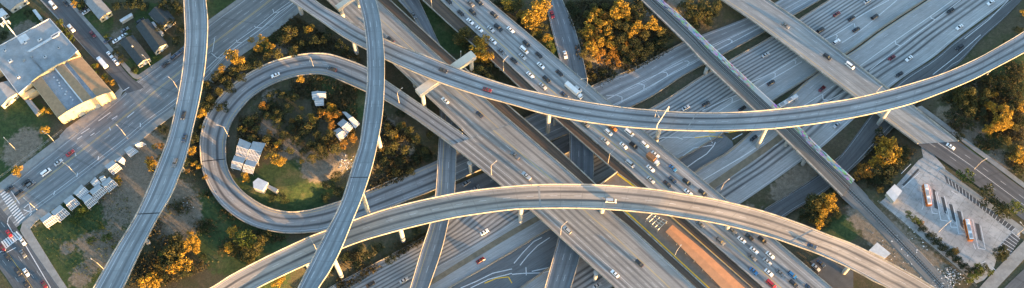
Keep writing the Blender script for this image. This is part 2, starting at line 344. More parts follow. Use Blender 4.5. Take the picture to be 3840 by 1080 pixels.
o = rv.flat('connector_road', road_mat('connector_asphalt', (.15, .155, .16), rv.mw, [rv.mw * .3, rv.mw * .62], oil=.5, dash=[rv.mw * .46]), None, .012); tag(o, 'dark connector road in the shade under the straight freeway decks', 'road', None, 'structure')
tan = mottled('tan_median_soil', (.22, .19, .14), .4, .3)
a_ = Rib([(1600, 1058), (1920, 861), (2170, 725), (2400, 590)], [(1612, 1073), (1920, 886), (2170, 742), (2400, 602)], ZL, 30)
o = a_.flat('median_ground', tan, None, .07); tag(o, 'tan dirt median strip along the westbound sunken lanes', 'ground', None, 'structure')
a_ = Rib([(2560, 760), (2660, 688), (2873, 540), (2935, 490)], [(2580, 782), (2690, 700), (2893, 555), (2950, 508)], ZL, 30)
o = a_.flat('median_ground', tan, None, .07); tag(o, 'tan dirt median strip along the eastbound sunken lanes', 'ground', None, 'structure')
# ------------------------------------------------------------------ streets that bridge the sunken freeway
S1L = [(1440, -60), (1491, 0), (1552, 72), (1610, 190), (1642, 330), (1650, 450), (1646, 524), (1632, 733), (1612, 838), (1578, 943), (1537, 1080), (1505, 1160)]
S1R = [(1535, -60), (1571, 0), (1638, 144), (1690, 260), (1718, 380), (1722, 470), (1712, 568), (1705, 722), (1683, 827), (1655, 943), (1608, 1080), (1580, 1160)]
S2L = [(2035, -60), (2046, 0), (2065, 99), (2098, 226), (2122, 350), (2135, 507), (2135, 601), (2125, 760), (2094, 890), (2042, 1080), (2020, 1160)]
S2R = [(2085, -60), (2109, 0), (2156, 110), (2198, 276), (2218, 420), (2226, 579), (2224, 684), (2205, 830), (2174, 965), (2141, 1080), (2120, 1160)]
r1 = Rib(S1L, S1R, 0.2, 90); r2 = Rib(S2L, S2R, 0.2, 90)
print('street widths', r1.mw, r2.mw)
W = r1.mw; ms1 = road_mat('street_deck_concrete', (.21, .225, .24), W, [W * .38, W * .75], oil=.35, solid=[(W * .28, .2, YEL), (1.0, .2, WHITE)], dash=[W * .6], joint=7)
bridge('street_bridge', 'narrow two lane street bridge left, crossing beneath both curved flyovers', 'bridge', r1, ms1, [(1640, 700, -7), (1590, 930, -7)], 1.3, 1.6, .8, .35, r=.8)
W = r2.mw; ms2 = road_mat('street_deck_asphalt', (.17, .185, .20), W, [W * .25, W * .5, W * .78], oil=.4, solid=[(1.0, .2, WHITE)], dash=[W * .38, W * .64], joint=7)
bridge('street_bridge', 'wider street bridge with red car at the top, passing under the freeway', 'bridge', r2, ms2, [(2180, 600, -7), (2120, 960, -7)], 1.3, 1.6, .8, .35, r=.8)
# ------------------------------------------------------------------ I-110: the straight elevated freeway, two decks with busways
ZD = 7.0
sbL = [(1150, -75), (1225, 0), (1486, 251), (1563, 326), (1629, 388), (1753, 505), (1760, 600), (1880, 698), (1986, 787), (2176, 961), (2307, 1080), (2400, 1165)]
sbL = [(1150, -75), (1225, 0), (1486, 251), (1629, 388), (1748, 504), (1780, 535)]
sbL2 = [(1690, 545), (1803, 634), (1880, 698), (1986, 787), (2176, 961), (2307, 1080), (2400, 1165)]
sbR = [(1340, -70), (1414, 0), (1679, 243), (1836, 385), (1925, 462), (1955, 490)]
sbR2 = [(1925, 462), (2040, 562), (2188, 690), (2284, 787), (2400, 885), (2609, 1080), (2700, 1165)]
rA = Rib(sbL, sbR, ZD, 50); rB = Rib(sbL2, sbR2, ZD + .03, 60)
print('SB widths', rA.W[[0, 25, 49]].round(1), rB.W[[0, 25, 59]].round(1))
W = rA.mw; n_ = 4
mA = road_mat('southbound_concrete_upper', (.29, .285, .275), W, [3 + 3.5 * i for i in range(4)] + [W - 4.5], oil=.6, solid=[(1.5, .22, WHITE), (W * .66, .3, YEL), (W - 1, .2, WHITE)], dash=[4.8, 8.3, 11.8])
W = rB.mw
mB_ = road_mat('southbound_concrete', (.30, .29, .275), W, [W * f for f in (.075, .16, .28, .38, .48, .58, .84)], oil=.72, solid=[(W * .12, .22, WHITE), (W * .215, .22, WHITE), (W * .68, .8, (.42, .33, .16)), (W - 1, .2, WHITE), (1.2, .2, WHITE)], dash=[W * .33, W * .43, W * .53, W * .62])
root = empty('southbound_freeway_deck', (float(rB.C[10][0]), float(rB.C[10][1]), 0)); tag(root, 'wide southbound elevated freeway deck left of the bus station', 'bridge')
kids = [rA.deck(root, mA, 1.9, 2.5), rA.parapet(root, 0, .85, i1=47), rA.parapet(root, 1, .85), rB.deck(root, mB_, 1.9, 2.5), rB.parapet(root, 0, .85, i0=0), rB.parapet(root, 1, .85)]
for (px, py) in ((1560, 345), (1700, 420), (1765, 645), (1640, 260), (1975, 600), (2230, 1050), (2330, 1040), (2030, 770), (2400, 1000)):
    p = at(px, py, ZL); b = MB(); b.tube((p[0], p[1], -9), (p[0], p[1], 5.2), 1.0, 1.0, 14); b.tube((p[0], p[1], 3.4), (p[0], p[1], 5.3), 1.0, 1.5, 14); kids.append(b.build('column', M['column'], root))
settle(root, kids)
nbL = [(1575, -78), (1651, 0), (1836, 174), (2007, 337), (2130, 446), (2331, 617), (2420, 698), (2567, 820), (2800, 1026), (2950, 1158)]
nbR = [(1745, -72), (1830, 0), (1985, 130), (2200, 312), (2560, 614), (2739, 762), (2924, 914), (3120, 1080), (3220, 1165)]
rN = Rib(nbL, nbR, ZD, 90); W = rN.mw; print('NB widths', rN.W[[5, 45, 85]].round(1))
mN = road_mat('northbound_concrete', (.31, .315, .315), W, [W * f for f in (.13, .36, .49, .62, .76)], oil=.6, solid=[(.9, .2, WHITE), (W * .265, .6, YEL), (W * .845, .24, WHITE)], dash=[W * .425, W * .555, W * .69])
root = empty('northbound_freeway_deck', (float(rN.C[40][0]), float(rN.C[40][1]), 0)); tag(root, 'northbound elevated freeway deck packed with queued cars', 'bridge')
kids = [rN.deck(root, mN, 1.9, 2.5), rN.parapet(root, 0, .85), rN.parapet(root, 1, .85)]
for (px, py) in ((2190, 460), (2330, 560), (2560, 700), (2700, 830), (2000, 300), (2860, 960)):
    p = at(px, py, ZL); b = MB(); b.tube((p[0], p[1], -9), (p[0], p[1], 5.2), 1.0, 1.0, 14); b.tube((p[0], p[1], 3.4), (p[0], p[1], 5.3), 1.0, 1.5, 14); kids.append(b.build('column', M['column'], root))
settle(root, kids)
# busways (brown guideway strips)
M['brown'] = road_mat('busway_brown_concrete', (.115, .085, .062), 6.0, [1.9, 4.1], lw=1.6, oil=.75, slab=.05)
bA = Rib([(1344, -72), (1418, -2), (1683, 241), (1840, 383), (2044, 560), (2188, 686), (2288, 785), (2404, 883), (2613, 1078), (2704, 1163)], [(1385, -72), (1462, 0), (1704, 221), (1897, 388), (2040, 512), (2226, 684), (2331, 787), (2400, 850), (2649, 1080), (2740, 1162)], ZD - .25, 90)
bB = Rib([(1500, -75), (1583, 0), (1707, 113), (1844, 230), (1946, 326), (2066, 432), (2296, 634), (2382, 699), (2509, 811), (2800, 1066), (2905, 1158)], [(1571, -78), (1647, 0), (1832, 174), (2003, 337), (2126, 446), (2327, 617), (2416, 698), (2563, 820), (2796, 1026), (2946, 1158)], ZD - .25, 90)
print('busways', bA.mw, bB.mw)
bridge('busway_guideway', 'brown busway strip along the southbound deck and left platform edge', 'busway', bA, M['brown'], [(2150, 700, -7), (1700, 260, 0)], 1.5, 1.0, 1.1, .45, r=.8, par=(1,))
bridge('busway_guideway', 'brown busway strip along the northbound deck and right platform edge', 'busway', bB, M['brown'], [(2080, 480, -7), (1860, 270, 0)], 1.5, 1.0, 1.1, .45, r=.8, par=(0,))
# ------------------------------------------------------------------ curved flyovers
def lit_mat(name, base, W, two=True):
    return road_mat(name, base, W, [W * .31, W * .65], oil=1.1, solid=[(1.3, .22, WHITE), (W - 1.5, .22, WHITE)], dash=[W * .48], joint=11, slab=.2)
AL = [(688, -70)] + T(1, (65, 0), (72, 180), (66, 290), (47, 430), (0, 650)) + T(6, (800, 90), (690, 345), (580, 530), (470, 724)) + [(300, 1165)]
AR = [(768, -70)] + T(1, (178, 0), (187, 100), (184, 220), (172, 350), (147, 500), (115, 640)) + T(7, (80, 60), (40, 170), (0, 265)) + T(6, (790, 380), (700, 555), (620, 724)) + [(408, 1165)]
BL = [(1322, -70)] + T(2, (85, 0), (112, 110), (127, 230), (130, 330), (128, 440), (113, 570)) + T(8, (92, 0), (60, 100), (0, 290)) + T(7, (790, 425), (720, 560), (640, 724)) + [(1075, 1160)]
BR = [(1386, -70)] + T(2, (175, 0), (200, 110), (215, 250), (218, 350), (214, 490), (203, 610)) + T(8, (178, 20), (150, 135), (105, 270), (60, 380), (0, 528)) + T(7, (800, 640), (745, 724)) + [(1155, 1160)]
CL = [(1090, -110)] + T(1, (725, 0), (858, 82)) + T(2, (115, 148), (215, 195), (330, 245), (450, 290), (560, 335), (700, 385)) + T(3, (0, 435), (150, 470), (300, 500), (450, 525), (600, 545), (750, 557)) + T(4, (0, 565), (150, 568), (300, 563), (450, 551), (600, 535), (720, 517)) + T(5, (0, 495), (150, 460), (300, 418), (450, 370), (600, 305), (700, 252), (858, 158)) + [(3950, 40)]
CR = [(1000, -70)] + T(1, (595, 0), (700, 70), (858, 180)) + T(2, (120, 247), (215, 297), (350, 357), (480, 410), (600, 452), (720, 490)) + T(3, (0, 527), (150, 570), (300, 602), (450, 625), (600, 642), (750, 652)) + T(4, (0, 657), (150, 659), (300, 656), (450, 648), (600, 632), (720, 615)) + T(5, (0, 592), (150, 560), (300, 520), (450, 465), (600, 402), (700, 350), (858, 266)) + [(3960, 130)]
DL = [(690, 1130)] + T(7, (205, 722), (300, 662), (440, 588), (580, 520), (700, 465), (795, 430)) + T(8, (70, 380), (200, 335), (350, 295), (500, 262), (650, 235)) + T(9, (0, 212), (150, 203), (300, 202), (450, 206), (600, 216), (750, 232)) + T(10, (0, 250), (150, 275), (300, 310), (450, 352), (600, 405), (720, 453)) + T(11, (0, 505), (150, 580), (300, 660), (410, 724)) + [(3620, 1150)]
DR = [(860, 1145)] + T(7, (440, 724), (580, 655), (700, 600)) + T(8, (0, 528), (100, 490), (200, 460), (350, 420), (500, 385), (650, 358)) + T(9, (0, 331), (150, 325), (300, 324), (450, 328), (600, 339), (750, 355)) + T(10, (0, 372), (150, 396), (300, 430), (450, 472), (560, 510), (700, 562)) + T(11, (0, 635), (100, 690), (170, 724)) + [(3440, 1150)]
fA = Rib(AL, AR, [(0, 20), (1, 16)], 110, bank=-.7); fB = Rib(BL, BR, [(0, 37), (1, 36)], 110, bank=-.8)
fC = Rib(CL, CR, [(0, 21), (.25, 25), (.6, 27), (1, 20)], 190, bank=-.75); fD = Rib(DL, DR, [(0, 20), (.35, 27), (.6, 27), (1, 18)], 190, bank=[(0, .9), (.1, .8), (.15, -.1), (.40, -.1), (.46, 1.0), (.8, 1.0), (1, .8)])  # lower flyover's left tilt is flattened, shaped to catch less sun there
for f_, n_ in ((fA, 'A'), (fB, 'B'), (fC, 'C'), (fD, 'D')): print('fly', n_, f_.W[::30].round(1))
W = fA.mw; mtA = road_mat('flyover_concrete_left', (.26, .28, .295), W, [W * .30, W * .66], oil=.6, solid=[(2.9, .22, WHITE), (1.2, .2, WHITE), (W - 1.6, .2, WHITE)], dash=[W * .52], joint=11)
W = fB.mw; mtB = road_mat('flyover_concrete_top', (.25, .275, .295), W, [W * .24, W * .56], oil=.5, solid=[(1.6, .2, WHITE)], dash=[W * .36, W * .72], joint=11)
mtC = lit_mat('flyover_concrete_middle', (.29, .30, .31), fC.mw); mtD = lit_mat('flyover_concrete_sun_warmed', (.33, .30, .265), fD.mw)  # lower deck base warmed toward tan: low sunlight put into the colour
G = 'curved flyover ramps of the interchange'
bridge('flyover_ramp', 'long curved flyover ramp on the left, crossing the wide city street', 'flyover', fA, mtA, [(594, 925, 0), (705, 640, 0), (780, 330, 0)], 2.2, 3.0, group=G)
bridge('flyover_ramp', 'topmost curved flyover ramp, running top to bottom over two other flyovers', 'flyover', fB, mtB, [(1310, 1050, -7), (1385, 805, -7), (1425, 560, -2), (1440, 260, 0)], 2.4, 2.4, group=G, r=1.15)
bridge('flyover_ramp', 'upper long flyover curve sweeping to the top right corner', 'flyover', fC, mtC, [(2052, 520, -7), (2460, 540, -7), (2850, 560, -7), (3300, 470, -7), (1105, 60, 0), (1330, 205, 0), (3700, 300, 0)], 2.3, 3.0, group=G, r=1.2)
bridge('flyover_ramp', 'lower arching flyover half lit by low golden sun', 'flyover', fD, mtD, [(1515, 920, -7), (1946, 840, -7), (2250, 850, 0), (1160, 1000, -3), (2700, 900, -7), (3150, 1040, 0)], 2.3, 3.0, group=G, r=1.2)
def seam(rib, v, parent_label, name='expansion_joint'):
    pass
# straddle bents that carry the upper flyover over the southbound deck
M['cap'] = mottled('cap_beam_concrete', (.58, .52, .43), .2, .3)  # paler and warmer than the columns: sunlit top put into the colour
def bent(p0, p1, z, cols, label, wd=3.0, ht=2.6):
    a, b = Vector(at(*p0, z)), Vector(at(*p1, z)); c = (a + b) / 2; rz = math.atan2((b - a).y, (b - a).x)
    root = empty('straddle_bent', (c.x, c.y, 0)); tag(root, label, 'pier')
    m = MB(); m.box((c.x, c.y, z - ht / 2), ((b - a).length, wd, ht), rz); k = [m.build('cap_beam', M['cap'], root)]
    for f, zb in cols:
        p = a.lerp(b, f); m = MB(); m.tube((p.x, p.y, zb), (p.x, p.y, z - ht), 1.15, 1.15, 14); k.append(m.build('column', M['column'], root))
    settle(root, k)
bent((1566, 345), (1776, 200), 22.4, ((.07, -2), (.95, 0)), 'concrete straddle bent over the southbound deck with lit cap ends', 4.6, 3.4)
bent((1262, 28), (1345, -30), 20.2, ((.15, 0), (.9, 0)), 'concrete straddle bent at the top edge beside the topmost flyover')
# ------------------------------------------------------------------ road overpass and rail bridge on the right
OL = [(2640, -48), (2704, 0), (2858, 106), (3200, 363), (3290, 429), (3439, 540)]
OR_ = [(2810, -50), (2881, 0), (3008, 86), (3200, 232), (3330, 332), (3424, 398), (3595, 530)]
rO = Rib(OL, OR_, 1.2, 60); W = rO.mw; print('overpass', W)
mO = road_mat('overpass_concrete', (.28, .295, .30), W, [W * .22, W * .42, W * .66, W * .84], oil=.3, solid=[(W * .12, .35, YEL), (W * .9, .2, WHITE)], dash=[W * .32, W * .74], joint=9)
root = bridge('street_overpass', 'broad grey street overpass above the sunken freeway, right of the rail bridge', 'bridge', rO, mO, [(2880, 150, -7), (3065, 275, -7), (3300, 470, -7)], 1.8, 2.2, 1.0, .6, r=1.0)
RLo = [(2350, -52), (2401, 0), (2560, 153), (2642, 240), (2821, 410), (2903, 487), (2963, 545), (3157, 738)]
RUp = [(2420, -52), (2475, 0), (2560, 75), (2672, 183), (2806, 308), (2918, 410), (3000, 487), (3050, 540), (3200, 680)]
rR = Rib(RLo, RUp, 1.0, 90); W = rR.mw; print('rail', W)
mR = road_mat('rail_bridge_ballast', (.15, .155, .15), W, [W * .53, W * .64], lw=1.8, oil=1.0, solid=[(W * .26, .5, (.10, .105, .1)), (W * .5, .9, (.05, .045, .04)), (W * .68, .9, (.05, .045, .04))], joint=2.5, slab=.2)
root = empty('rail_bridge', (float(rR.C[45][0]), float(rR.C[45][1]), 0)); tag(root, 'railway bridge with graffiti covered wall over the sunken freeway', 'bridge')
N = NT('graffiti_concrete'); uv = N.n('ShaderNodeUVMap'); mp = N.n('ShaderNodeMapping'); N.t.links.new(uv.outputs[0], mp.inputs[0]); mp.inputs['Scale'].default_value = (20, .30, 1)
vo = N.n('ShaderNodeTexVoronoi'); N.t.links.new(mp.outputs[0], vo.inputs['Vector']); vo.inputs['Scale'].default_value = 1.6
hs = N.n('ShaderNodeHueSaturation'); hs.inputs['Saturation'].default_value = .75; hs.inputs['Value'].default_value = .6; N.t.links.new(vo.outputs['Color'], hs.inputs['Color'])
f = N.ramp(N.noise(mp.outputs[0], 1.1, 3), .38, .5)
long_ = N.ramp(N.noise(N.pos(), .03, 2), .32, .42)
M['graf'] = N.done(N.mix(N.math('MULTIPLY', f, long_), (.40, .42, .45), hs.outputs[0]))
k = [rR.deck(root, mR, 1.9, 1.6), rR.parapet(root, 0, 1.0, .9), rR.sweep('graffiti_wall', [(1, .004, -.4), (1, .004, 2.3), (1, -.45, 2.3), (1, -1.9, .01)], M['graf'], root)]
for (px, py) in ((2645, 275), (2830, 435), (3010, 615), (2945, 545)):
    p = at(px, py, ZL); m = MB(); m.tube((p[0], p[1], -9), (p[0], p[1], -.8), 1.1, 1.1, 14); k.append(m.build('column', M['column'], root))
for ds in (W * .5, W * .68):                                     # steel rails
    k.append(rR.sweep('rail', [(0, ds - .07, .0), (0, ds - .07, .16), (0, ds + .07, .16), (0, ds + .07, .0)], M['steel'], root))
settle(root, k)
#@@PART2
# ------------------------------------------------------------------ terrain
def wpoly(pts, z=0.0): return np.array([at(a, b, z)[:2] for a, b in pts])
def inside(X, Y, P):
    r = np.zeros(X.shape, bool); n = len(P)
    for i in range(n):
        x1, y1 = P[i]; x2, y2 = P[(i + 1) % n]
        c = ((y1 > Y) != (y2 > Y)); xx = (x2 - x1) * (Y - y1) / (y2 - y1 + 1e-12) + x1
        r ^= c & (X < xx)
    return r
def dist(X, Y, P, closed=True):
    d = np.full(X.shape, 1e9); n = len(P)
    for i in range(n if closed else n - 1):
        a = P[i]; b = P[(i + 1) % n]; e = b - a; t = np.clip(((X - a[0]) * e[0] + (Y - a[1]) * e[1]) / (e @ e + 1e-9), 0, 1)
        d = np.minimum(d, np.hypot(X - a[0] - t * e[0], Y - a[1] - t * e[1]))
    return d
CORR = wpoly([(1385, 735), (1642, 600), (2226, 321), (2368, 261), (2560, 160), (2806, 63), (2960, -20), (3200, -130), (4100, -330), (3980, -90), (3870, -40), (3677, 149), (3528, 290), (3350, 480), (3230, 600), (3082, 726), (2948, 808), (2600, 1060), (2300, 1290), (900, 1290), (1150, 1130), (1280, 1056), (1450, 965), (1400, 830)], ZL)
LC_ = rl.C[::3]
def ground(X, Y):
    X = np.asarray(X, float); Y = np.asarray(Y, float)
    d = np.where(inside(X, Y, CORR), 0, dist(X, Y, CORR))
    z = np.minimum(-.12, ZL - .12 + np.maximum(d - 1.5, 0) * .42)
    # fit the ground to the loop ramp
    dl = np.full(X.shape, 1e9); zl_ = np.zeros(X.shape)
    for p in LC_:
        q = np.hypot(X - p[0], Y - p[1]); k = q < dl; dl = np.where(k, q, dl); zl_ = np.where(k, p[2], zl_)
    low = zl_ - 1.6 + np.maximum(dl - 9.5, 0) * .45
    z = np.where(zl_ < 1.6, np.minimum(z, np.maximum(low, ZL - .12)), z)
    hi = zl_ - 1.35 - np.maximum(dl - 8.5, 0) * .6
    z = np.where((zl_ > 1.4) & (zl_ < 4.0), np.maximum(z, hi), z)
    return z
def gz(x, y): return float(ground(np.array([x]), np.array([y]))[0])
def onground(px, py, h=0.0, z0=None):
    z = 0.0 if z0 is None else z0
    for _ in range(6):
        p = at(px, py, z + h); z = gz(p[0], p[1])
    p = at(px, py, z + h); return p[0], p[1], z
xs = np.r_[-6000, -3000, -1500, -800, -500, -400, np.arange(-340, 345, 1.8), 400, 500, 800, 1500, 3000, 6000]
ys = np.r_[-5000, -2000, -800, -200, 0, 60, 100, np.arange(125, 385, 1.8), 420, 500, 700, 1200, 2500, 6000]
X, Y = np.meshgrid(xs, ys); Z = ground(X, Y)
GRASS = [(200, 950, 45), (150, 870, 40), (330, 1000, 45), (420, 860, 30), (30, 470, 40), (0, 560, 45), (1100, 720, 32), (1040, 690, 25), (1180, 670, 20), (960, 90, 30), (1000, 120, 25), (1690, 130, 30), (1640, 60, 25), (880, 900, 40), (780, 840, 25), (3170, 850, 16), (3130, 870, 12), (3800, 240, 30), (3820, 300, 30), (560, 60, 20), (830, 60, 30), (90, 90, 25), (2060, 190, 15), (1200, 330, 18), (1350, 380, 25), (340, 60, 12), (380, 90, 15), (380, 30, 10), (500, 270, 18), (560, 240, 18), (3700, 540, 25), (1000, 1000, 30), (850, 760, 30)]
DIRT = [(420, 900, 16), (330, 905, 12), (370, 960, 14), (450, 960, 14), (300, 1040, 14), (250, 930, 9), (480, 780, 16), (430, 790, 14), (700, 830, 18), (680, 760, 16), (1000, 480, 14), (1080, 560, 14), (1180, 620, 16), (1010, 360, 10), (2250, 240, 14), (2350, 200, 14), (2200, 150, 10), (3650, 500, 16), (3550, 420, 14), (3750, 600, 16), (3640, 300, 12), (1500, 560, 16), (820, 350, 12), (900, 300, 12), (1060, 180, 12), (480, 640, 26), (560, 560, 22), (520, 600, 20), (620, 740, 26), (610, 800, 24), (100, 530, 20), (60, 580, 16), (400, 700, 16), (1230, 600, 18), (1190, 640, 12), (1260, 610, 12), (3320, 880, 24), (3400, 960, 24), (3480, 1030, 24), (3230, 800, 18), (2700, 870, 20), (2800, 800, 20), (2960, 700, 20), (3020, 640, 16), (3080, 600, 14), (60, 160, 16), (450, 140, 14), (1400, 330, 14), (1430, 480, 20), (2540, 20, 16), (2360, 280, 18), (2300, 320, 16), (100, 110, 14), (660, 880, 14), (400, 950, 12)]
def blobs(B):
    A = np.zeros(X.shape)
    for a, b, r in B:
        p = at(a, b, 0); A += np.exp(-((X - p[0]) ** 2 + (Y - p[1]) ** 2) / (2 * (r * .34) ** 2))
    return np.clip(A * 1.1, 0, 1)
V = np.stack([X.ravel(), Y.ravel(), Z.ravel()], 1); nx, ny = len(xs), len(ys)
Fc = [(j * nx + i, j * nx + i + 1, (j + 1) * nx + i + 1, (j + 1) * nx + i) for j in range(ny - 1) for i in range(nx - 1)]
N = NT('ground_cover'); N.b.inputs['Roughness'].default_value = 1
at1 = N.n('ShaderNodeAttribute', attribute_name='cover'); sp = N.n('ShaderNodeSeparateColor'); N.t.links.new(at1.outputs['Color'], sp.inputs[0])
p = N.pos(); n1 = N.noise(p, .07, 8, .65); n2 = N.noise(p, .45, 6, .7); n3 = N.noise(p, 1.8, 3, .7)
c = N.mix(N.ramp(n1, .38, .62), (.085, .070, .046), (.062, .066, .032)); c = N.mix(N.ramp(n2, .45, .7), c, (.12, .098, .066))
g = N.mix(N.ramp(n2, .35, .65), (.026, .052, .018), (.055, .088, .028)); g = N.mix(N.ramp(n1, .5, .66), g, (.10, .10, .045))
c = N.mix(N.ramp(N.math('ADD', sp.outputs[0], N.math('MULTIPLY', N.math('SUBTRACT', n2, .5), 1.1)), .32, .58), c, g)
d_ = N.mix(N.ramp(n2, .3, .7), (.15, .125, .095), (.24, .205, .165))
c = N.mix(N.ramp(N.math('ADD', sp.outputs[1], N.math('MULTIPLY', N.math('SUBTRACT', n2, .5), 1.5)), .38, .72), c, d_)
c = N.mix(N.math('MULTIPLY', N.ramp(n3, .35, .7), .55), c, (.018, .022, .012))
c = N.mix(N.math('MULTIPLY', N.ramp(N.noise(p, .9, 5, .75), .55, .8), .5), c, (.16, .14, .10)); bump(N, n3, .5); M['ground'] = N.done(c)
gnd = mesh('ground', V, Fc, M['ground'], smooth=True); tag(gnd, 'grassy and bare ground under the whole interchange', 'ground', None, 'structure')
ca = gnd.data.color_attributes.new('cover', 'FLOAT_COLOR', 'POINT'); A = np.zeros((len(V), 4)); A[:, 0] = blobs(GRASS).ravel(); A[:, 1] = blobs(DIRT).ravel(); A[:, 3] = 1
ca.data.foreach_set('color', A.ravel())
# ------------------------------------------------------------------ flat paved areas at street level
def slab(name, pts, z0, z1, mat, label, cat='pavement', kind='structure', n=None, z=None):
    m = MB(); m.prism([at(a, b, z1)[:2] for a, b in pts], z0, z1); o = m.build(name, mat); tag(o, label, cat, None, kind); return o
def street(name, L, R, z, lanes, label, base=(.20, .213, .222), solid=(), dash=(), n=50, oil=.35, joint=30):
    r = Rib(L, R, z, n); W = r.mw
    m = road_mat(name + '_asphalt', base, W, [W * f for f in lanes], oil=oil, solid=[(W * a, b, c) for a, b, c in solid], dash=[W * f for f in dash], joint=joint, slab=.1)
    o = r.flat(name, m); tag(o, label, 'road', None, 'structure'); return r
# wide city street (upper kerb -> lower kerb)
AU = [(-160, 850), (0, 722), (100, 643), (224, 545), (335, 458), (447, 366), (515, 302), (640, 212), (782, 92), (908, 0), (1000, -75)]
AD = [(-60, 950), (90, 830), (112, 812), (250, 712), (372, 620), (492, 528), (570, 462), (655, 402), (760, 318), (864, 213), (976, 137), (1102, 38), (1230, -75)]
ra = street('city_street', AU, AD, .03, (.14, .28, .62, .76), 'wide asphalt city street running diagonally past the warehouse', solid=((.43, .28, YEL), (.455, .2, YEL), (.86, .3, WHITE), (.05, .2, WHITE), (.93, .2, WHITE)), dash=(.21, .335, .56, .69), n=70)
print('art W', ra.W[::10].round(1))
# local street
rs = street('side_street', [(90, -75), (157, 0), (298, 157), (350, 216), (447, 318), (476, 350)], [(180, -75), (246, 0), (358, 128), (477, 275), (530, 318), (540, 330)], .045, (.3, .7), 'narrow asphalt side street with parked cars by the houses', base=(.095, .103, .112), n=40)
# cross street
rx2 = street('cross_street', [(-330, 640), (-140, 840), (0, 1010), (70, 1110), (150, 1220)], [(-160, 590), (20, 800), (90, 893), (209, 1062), (290, 1180)], .05, (.2, .4, .68, .85), 'busy cross street with crosswalks at the left corner', base=(.10, .11, .12), solid=((.42, .3, YEL),), dash=(.6, .77, .2), n=40)
r_ = Rib([(-120, 860), (-40, 940), (40, 1030), (120, 1130)], [(70, 900), (130, 905), (185, 1000), (262, 1110)], .02, 10)
# pavements
slab('sidewalk', [(112, 822), (250, 722), (372, 630), (492, 538), (570, 472), (655, 412), (760, 326), (782, 300), (782, 268), (750, 290), (640, 395), (570, 450), (590, 474), (492, 562), (372, 655), (250, 752), (130, 838), (116, 858), (124, 880), (254, 1084), (330, 1190), (290, 1190), (213, 1068), (95, 893), (86, 862)], -.1, .17, M['walk'], 'concrete sidewalk wrapping the fenced grassy lot corner', n=1) if False else None
def walk(L, R, label, z=.15, n=40):
    r = Rib(L, R, z, n); o = r.sweep('sidewalk', [(0, 0, 0), (1, 0, 0), (1, 0, -.4), (0, 0, -.4)], M['walk']); tag(o, label, 'sidewalk', None, 'structure'); return r
walk([(298, 1180), (209, 1062), (90, 890), (76, 858), (84, 834), (112, 812), (250, 712), (372, 620), (492, 528), (570, 462), (650, 404)], [(345, 1180), (254, 1082), (128, 884), (114, 864), (116, 848), (134, 832), (250, 748), (372, 650), (492, 556), (575, 488), (655, 428)], 'concrete sidewalk along the lower side of the city street')
walk([(782, 300), (864, 213), (976, 137), (1102, 38), (1230, -75)], [(800, 312), (878, 228), (986, 153), (1114, 52), (1250, -70)], 'sidewalk beyond the left flyover beside the golden trees')
walk([(-160, 812), (0, 685), (110, 600), (216, 520), (330, 440), (430, 350), (452, 325), (440, 312)], [(-160, 850), (0, 722), (100, 643), (224, 545), (335, 458), (447, 366), (462, 335), (447, 318)], 'concrete sidewalk in front of the sunlit warehouse')
walk([(440, 310), (343, 210), (290, 152), (150, 0), (82, -75)], [(448, 318), (350, 216), (298, 157), (157, 0), (90, -75)], 'thin sidewalk between warehouse and side street')
walk([(640, 212), (560, 270), (522, 292), (492, 284), (358, 128), (246, 0), (180, -75)], [(640, 198), (560, 252), (522, 276), (500, 270), (370, 122), (258, -4), (192, -75)], 'sidewalk along the houses of the side street')
walk([(782, 92), (908, 0), (1000, -75)], [(778, 78), (896, -8), (985, -80)], 'sidewalk on the upper side of the street beyond the left flyover')
mk = MB()                                                        # crosswalks and stop lines
def bars(a, b, c, d, n, wd, z=.075):
    for i in range(n):
        f = i / (n - 1); p = at(a[0] + (b[0] - a[0]) * f, a[1] + (b[1] - a[1]) * f, z); q = at(c[0] + (d[0] - c[0]) * f, c[1] + (d[1] - c[1]) * f, z); mk.strip([p, q], wd)
bars((2, 732), (66, 836), (26, 714), (92, 812), 13, .75)
bars((6, 905), (60, 868), (24, 932), (78, 888), 8, .8)
for pts in (T(6, (0, 575 - 30), (112, 462)), T(6, (55, 235), (98, 300)), T(6, (118, 330), (160, 345), (150, 362)), T(6, (120, 322), (145, 300), (160, 348)), T(6, (15, 555), (80, 520)),
            T(0, (612, 462), (650, 438)), T(6, (105, 470), (255, 724)), T(6, (38, 395), (42, 372), (60, 355)), T(6, (36, 398), (60, 440), (100, 480))):
    mk.strip([at(a, b, .085) for a, b in pts], .4)
for pts in (T(1, (222, 190), (210, 260)), T(1, (513, 45), (520, 65), (548, 58)), T(1, (420, 130), (428, 138), (460, 140)), T(1, (330, 200), (332, 212), (358, 214)), T(1, (205, 268), (235, 292), (262, 290)), T(1, (180, 345), (235, 292), (330, 210), (430, 138), (520, 65), (600, 8)), T(1, (200, 358), (262, 290), (358, 214), (460, 140), (548, 58), (622, 10))):
    mk.strip([at(a, b, .085) for a, b in pts], .34)
for pts in (T(6, (270, 255), (276, 235)), T(6, (492, 80), (496, 62)), T(6, (386, 165), (390, 145)), T(0, (495, 608), (555, 565)), T(0, (640, 590), (675, 562)), T(0, (408, 672), (450, 645)), T(0, (388, 700), (412, 684)), T(0, (455, 682), (475, 668)), T(0, (550, 640), (556, 655)), T(0, (562, 600), (590, 582)), T(0, (705, 618), (706, 638)), T(6, (378, 45), (382, 60))):
    mk.strip([at(a, b, .085) for a, b in pts], .45)
o = mk.build('street_markings', M['mark']); tag(o, 'white crosswalk bars and turn lines painted on the city street', 'markings', None, 'structure')
